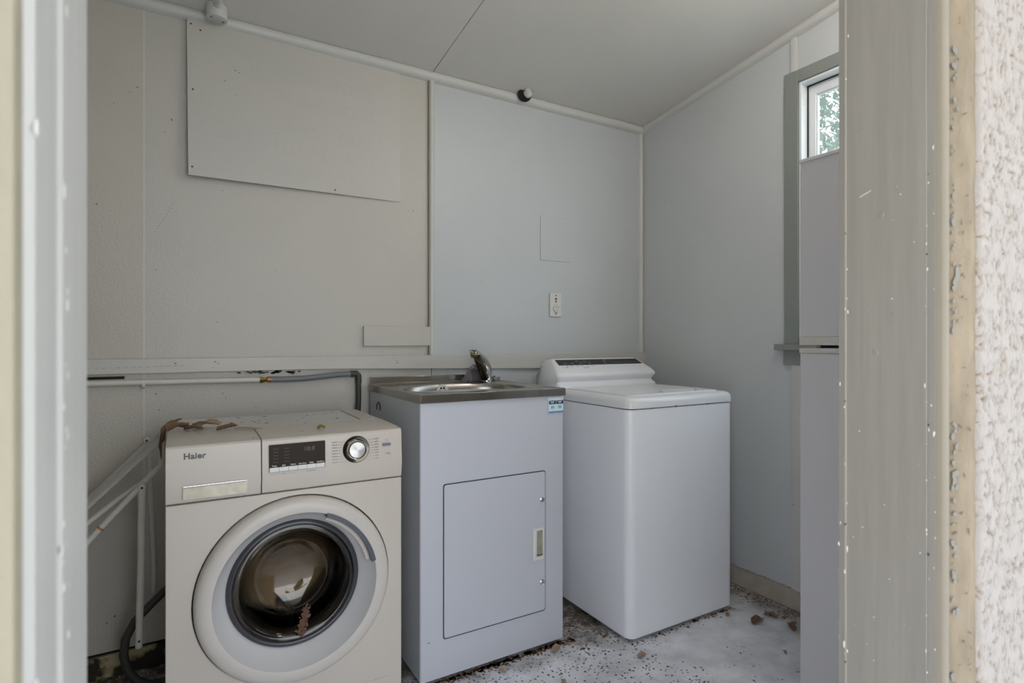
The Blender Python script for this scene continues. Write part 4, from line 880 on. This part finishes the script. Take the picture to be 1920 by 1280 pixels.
# deck: stacked rounded loops
bm = B(); lp_ = []
def ring(m_, z, r): return [bm.verts.new((x, y, z)) for x, y in rrect(TX0-.002+m_, TX1+.004-m_, TY0-.004+m_, TY1-m_, [r, r, .012, .012], 8)]
for m_, z, r in ((.002, .8535, .036), (0, .8545, .038), (0, .872, .038), (.003, .883, .036), (.009, .890, .032), (.020, .8945, .024), (.040, .8955, .014)): lp_.append(ring(m_, z, r))
for A, C_ in zip(lp_, lp_[1:]):
    for k in range(len(A)): j = (k+1) % len(A); bm.faces.new((A[k], A[j], C_[j], C_[k]))
bm.faces.new(lp_[-1]); bm.faces.new(lp_[0][::-1]); obj('top_deck', bm, 'tllid', tl, ang=50)
bm = B(); lp_ = []
for m_, z, r in ((0, .8945, .03), (.001, .8985, .03), (.006, .9005, .027), (.014, .9010, .02)): lp_.append([bm.verts.new((x, y, z)) for x, y in rrect(1.430+m_, 1.928-m_, TY0+.040+m_, 1.965-m_, [r, r, .006, .006], 8)])
for A, C_ in zip(lp_, lp_[1:]):
    for k in range(len(A)): j = (k+1) % len(A); bm.faces.new((A[k], A[j], C_[j], C_[k]))
bm.faces.new(lp_[-1]); ld = obj('lid', bm, 'tllid', tl, ang=50)
# finger dip at the front of the lid: a shallow raised crescent
bm = B(); pr = []
for k in range(25):
    t = PI*k/24; pr.append([bm.verts.new((1.72+.105*math.cos(t)*s, TY0+.070+.050*math.sin(t)*s, .9010+h)) for s, h in ((1.0, 0), (.97, .0022), (.90, .0028), (.80, .0004))])
for A, C_ in zip(pr, pr[1:]):
    for k in range(3): bm.faces.new((A[k], A[k+1], C_[k+1], C_[k]))
obj('finger_dip', bm, 'tllid', ld, ang=60)
# console: lofted profile (y, z) along X with side rounding
prof = [(1.972, .8950), (1.973, .905), (1.985, .914), (1.992, .922), (1.984, .934), (1.975, .944), (1.974, .954), (1.980, .962), (1.999, .978), (2.072, 1.017), (2.080, 1.0205), (2.092, 1.022), (2.125, 1.018), (2.14, 1.005), (2.146, .95), (2.148, .895)]
bm = B(); st_ = []; XA, XB = 1.388, 1.974
def insx(z): return 0.0 if z < .955 else (z-.955)*.55
stn = [(0, .88, .0), (.004, .95, .004), (.012, .985, .009), (.024, 1.0, .012)]
secs = [(XA, 1, s) for s in stn] + [(XB, -1, s) for s in stn[::-1]]
cyy, czz = 2.07, .95
for xb, sg, (off, sc_, _) in secs:
    row = []
    for y, z in prof:
        yy = cyy+(y-cyy)*sc_; zz = z if z < .90 else .895+(z-.895)*(sc_*.5+.5)
        pin = .014*math.exp(-((z-.925)/.014)**2)
        row.append(bm.verts.new((xb+sg*(off+insx(z)+pin*(1-off/.03)), yy, zz)))
    st_.append(row)
for A, C_ in zip(st_, st_[1:]):
    for k in range(len(prof)-1): bm.faces.new((A[k], A[k+1], C_[k+1], C_[k]))
bm.faces.new(st_[0]); bm.faces.new(st_[-1][::-1])
con = obj('console', bm, 'tllid', tl, ang=60)
# dark strip on the slope: plane between (1.999,.978) and (2.072,1.017)
dy, dz = 2.072-1.999, 1.017-.978; L_ = math.hypot(dy, dz); ny, nz_ = -dz/L_, dy/L_
def slope(x, s, h): return (x, 1.999+dy*s+ny*h, .978+dz*s+nz_*h)
def slab(bm, x0, x1, s0, s1, h, sk0=0, sk1=0):
    v = [bm.verts.new(slope(*q)) for q in ((x0, s0, h), (x1, s0, h), (x1-sk1, s1, h), (x0+sk0, s1, h))]; u = [bm.verts.new(slope(*q)) for q in ((x0, s0, h-.003), (x1, s0, h-.003), (x1-sk1, s1, h-.003), (x0+sk0, s1, h-.003))]
    bm.faces.new(v)
    for k in range(4): bm.faces.new((u[k], u[(k+1) % 4], v[(k+1) % 4], v[k]))
    return bm
obj('display_strip', slab(B(), 1.436, 1.930, .40, .98, .0008, .006, .006), 'tldark', con, smooth=False, label='dark grey control strip')
for k, x in enumerate((1.452, 1.478, 1.508, 1.532, 1.556, 1.580, 1.604, 1.628)):
    obj('button', slab(B(), x, x+.020, .24, .30, .0010), 'tllid', con, smooth=False) if k else obj('button', slab(B(), x-.006, x+.018, .16, .26, .0014), 'tllid', con, smooth=False)
bm = B()
for x in (1.474, 1.500, 1.532, 1.562, 1.590, 1.616): slab(bm, x, x+.002, .22, .38, .0010)
slab(bm, 1.556, 1.588, .09, .12, .0010); slab(bm, 1.460, 1.474, .14, .16, .0012)
obj('console_ticks', bm, 'print', con, smooth=False)['kind'] = 'stuff'
bm = B()
for x, s in ((1.47, .5), (1.51, .55), (1.545, .75), (1.56, .55), (1.59, .7), (1.61, .55), (1.70, .5), (1.705, .72), (1.715, .85)): slab(bm, x, x+.014, s, s+.07, .0012)
for k in range(14): slab(bm, 1.76+k*.011, 1.767+k*.011, .55, .58, .0012)
obj('strip_markings', bm, 'print', con, smooth=False)['kind'] = 'stuff'
bm = B()
for x, s in ((1.50, .004), (1.60, .0025), (1.625, .006), (1.80, .005), (1.84, .002), (1.56, .0015)): fleck(bm, (x, TY0-.0040, .8525), (0, -1, 0), (1, 0, 0), s*.6, 1.6)
obj('seam_chips', bm, 'grime', tl, smooth=False)['kind'] = 'stuff'
for x in (TX0+.06, TX1-.06):
    for y in (TY0+.06, TY1-.06): bm = B(); lathe(bm, (x, y, 0), (0, 0, 1), [(0, 0), (.022, 0), (.022, .010), (.012, .012), (.012, .018), (0, .018)], 16); obj('foot', bm, 'hosedark', tl)

# ================================================================ FRIDGE (doors face the room)
RX, RY0, RY1, RZ = 1.550, .450, .980, 1.628
fr = thing('fridge', 'tall white two door fridge freezer standing just inside the doorway on the right', 'fridge', (1.84, .71, 0))
obj('cabinet', bx(RX+.055, 2.10, RY0+.004, RY1-.012, .03, RZ-.012), 'fridge', fr, bevel=.004)
def fdoor(z0, z1, nm, lab): return obj(nm, prism(B(), rrect(RX, RX+.05, RY0, RY1, .004, 3), 2, z0, z1), 'fridge', fr, bevel=.002, ang=50, label=lab)
d1 = fdoor(1.1135, RZ-.010, 'freezer_door', 'upper freezer door'); d2 = fdoor(.07, 1.0660, 'fridge_door', 'lower fridge door')
obj('top_cap', bx(RX-.003, 2.10, RY0, RY1+.002, RZ-.011, RZ), 'fridge', fr, bevel=.002)
def ftrim(z0, z1, par, up):
    bm = B(); box(bm, RX-.001, RX+.05, RY0, RY1+.0015, min(z0, z1), max(z0, z1)); o = obj('door_trim', bm, 'fridgetrim', par, bevel=.0015, label='aged cream trim with grip hollows')
    zz0, zz1 = (min(z0, z1), min(z0, z1)+.009) if up else (max(z0, z1)-.009, max(z0, z1))
    obj('grip_hollow', bx(RX-.0016, RX-.0008, RY0+.05, RY1-.065, zz0+.0005, zz1-.0005), 'sage', o, smooth=False) if False else None
    for k in range(9):
        y1 = RY1-.065-k*.045; obj('grip_cell', bx(RX-.0018, RX-.0008, y1-.040, y1, zz0, zz1), 'fridge', o, bevel=.0004, label=None)
ftrim(1.0895, 1.1130, d1, True); ftrim(1.0665, 1.0810, d2, False)
obj('hinge_block', bx(RX+.02, RX+.10, RY0+.02, RY1-.05, 1.081, 1.0895), 'black', fr, smooth=False)
obj('plinth', bx(RX+.06, 2.08, RY0+.02, RY1-.03, 0, .032), 'hosedark', fr, smooth=False)

# ================================================================ FOLDED CLOTHES AIRER (left of the front loader)
ra = thing('clothes_airer', 'white folded metal clothes airer leaning behind the front loader', 'clothes airer', (-.45, 2.0, 0))
yA, yB_ = 1.96, 2.215
def ax3(t, y): # along the sloping side rail; t=0 top corner, t=1 low end on the floor
    return Vector((-.054-.65*t, y, .735-.735*t))
bm = B(); tube(bm, [(-.058, yB_, .800), (-.052, yA+.10, .800), (-.050, yA+.03, .795), (-.050, yA, .775), (-.052, yA, .735)]+[tuple(ax3(t, yA)) for t in (.03, .3, .65, .985)], .0088, 14); obj('side_rail', bm, 'rack', ra)
bm = B(); tube(bm, [tuple(Vector((-.062, yB_, .800))+Vector((-.76, 0, -.79))*t) for t in (0, .05, .5, .985)], .0088, 14); obj('side_rail', bm, 'rack', ra)
bm = B(); tube(bm, [(-.088, yA+.012, .692), (-.16, yA+.03, .640), (-.25, yA+.045, .565), (-.62, yA+.06, .27), (-.80, yA+.06, .13)], .0085, 12); obj('inner_rail', bm, 'rack', ra)
for k in range(6):
    y = yA+.035+k*.034
    obj('hanging_wire', tube(B(), [(-.056, y, .797), (-.75, y, .11)], .0022, 8), 'rack', ra)
obj('leg', tube(B(), [(-.100, yA-.016, .690), (-.104, yA+.004, .42), (-.110, yA+.02, .20), (-.110, yA+.02, .196)], [.0100, .0098, .0095, .005], 14), 'rack', ra)
obj('leg', tube(B(), [(-.095, yB_-.014, .745), (-.080, yB_-.014, .38), (-.080, yB_-.014, .27)], .0085, 12), 'rack', ra, label='rear leg partly hidden behind the front one')
for x, y, z in ((-.100, yA-.026, .678), (-.100, yB_-.02, .775)):
    p = obj('pivot', lathe(B(), (x, y, z), (0, -1, 0), [(.010, -.006), (.010, 0), (.0075, .002), (.0045, .003), (0, .003)], 20), 'rack', ra)
    obj('rivet', lathe(B(), (x, y-.003, z), (0, -1, 0), [(.0035, 0), (.0025, .0012), (0, .0014)], 12), 'grime', p)
t_ = .22; obj('rust_band', tube(B(), [ax3(t_, yA), ax3(t_+.006, yA)], .0093, 14), 'rust', ra, label='orange rust band')
bm = B(); fleck(bm, (-.109, yA+.0095, .222), (0, -1, 0), (0, 0, 1), .0035, 1.7); obj('leg_hole', bm, 'black', ra, smooth=False)
# drain hose
tag(obj('drain_hose', tube(B(), [(.0, 2.13, .330), (-.045, 2.11, .305), (-.085, 2.09, .275), (-.125, 2.09, .235), (-.150, 2.09, .185), (-.155, 2.09, .135), (-.145, 2.09, .085), (-.120, 2.09, .045), (-.085, 2.09, .024), (-.03, 2.095, .018), (.05, 2.105, .017), (.2, 2.12, .017)], .0125, 14), 'hosedark'), 'dark ribbed drain hose curling onto the floor left of the front loader', 'hose')
tag(obj('black_cord', tube(B(), [(-.07, 2.20, .012), (-.03, 2.17, .03), (.0, 2.15, .045), (.05, 2.15, .03), (.15, 2.16, .006)], .005, 8), 'hosedark'), 'thin black cord lying on the floor behind the drain hose', 'cord')

# ================================================================ FLOOR LITTER
def leaf(x, y, s, m, lab, rot, seed, z=.001):
    c_, s_ = math.cos(rot), math.sin(rot)
    return scrap('dead_leaf', [(x-s*c_, y-s*s_, z), (x, y, z+s*.22), (x+s*c_, y+s*s_, z)], s*.42, m, lab, 'leaf', .6, seed=seed)
leaf(1.945, 1.405, .036, 'litter', 'curled dark brown leaf on the floor in front of the right wall', .2, 21)
leaf(2.030, 1.405, .026, 'litter', 'small dark leaf nearest the right wall nib', 1.9, 22)
leaf(2.020, 1.310, .030, 'litter', 'dark leaf on the floor beside the fridge edge', .9, 23)
leaf(1.890, 1.500, .014, 'rust', 'tiny orange leaf bit by the front corner of the top loader', .3, 24)
leaf(1.835, 1.215, .012, 'bark2', 'tiny pale brown leaf on open concrete by the fridge', .8, 25)
leaf(1.385, 1.455, .020, 'bark2', 'flat pinkish leaf at the corner foot of the top loader', .1, 26)
leaf(1.150, 1.640, .026, 'bark2', 'pale dry leaf under the right front corner of the sink cabinet', .5, 27)
leaf(1.060, 1.470, .013, 'bark2', 'tiny orange brown leaf on the speckled concrete', 1.4, 28)
leaf(.920, 1.625, .014, 'bark2', 'tiny curled leaf along the front foot of the sink cabinet', 2.2, 29)
bm = B(); R5 = random.Random(9)
for k in range(1500):
    q = R5.random()
    if q < .48: x = R5.uniform(.64, 1.24); y = SY0+.012-abs(R5.gauss(0, .014))
    elif q < .60: x = R5.uniform(1.2, 1.40); y = R5.gauss(1.72, .10)
    elif q < .68: x = R5.uniform(1.40, 1.96); y = TY0+.01-abs(R5.gauss(0, .012))
    elif q < .86: x = XR-.01-abs(R5.gauss(0, .05)); y = R5.uniform(1.2, 2.0)
    else: x = R5.uniform(-.35, -.04); y = R5.uniform(2.02, 2.24)
    fleck(bm, (x, y, 0.0003), (0, 0, 1), (R5.random()-.5, R5.random()-.5, 0), R5.uniform(.0012, .005)*(1 if R5.random() < .9 else 1.8), R5.uniform(1, 2.2))
c = obj('leaf_litter', bm, 'litter', smooth=False); tag(c, 'brown leaf litter and crumbs along the cabinet feet and wall bases', 'litter'); c['kind'] = 'stuff'
bm = B()
for k in range(120): fleck(bm, (R5.uniform(.7, 2.0), R5.uniform(1.1, 1.62), 0.0002), (0, 0, 1), (1, 0, 0), R5.uniform(.0006, .002), 1.4)
for k in range(60): fleck(bm, (XR-.006-abs(R5.gauss(0, .008)), R5.uniform(1.3, 1.72), 0.0004), (0, 0, 1), (1, 0, 0), R5.uniform(.001, .003), 1.4)
for k in range(40): fleck(bm, (R5.uniform(-.26, -.05), R5.uniform(2.0, 2.24), 0.0004), (0, 0, 1), (1, 0, 0), R5.uniform(.0008, .0025), 1.4)
c = obj('paint_flakes', bm, 'chip', smooth=False); tag(c, 'tiny white paint flakes scattered over the concrete floor', 'paint flakes'); c['kind'] = 'stuff'
for o in bpy.data.objects:
    if 'base' in o: del o['base']
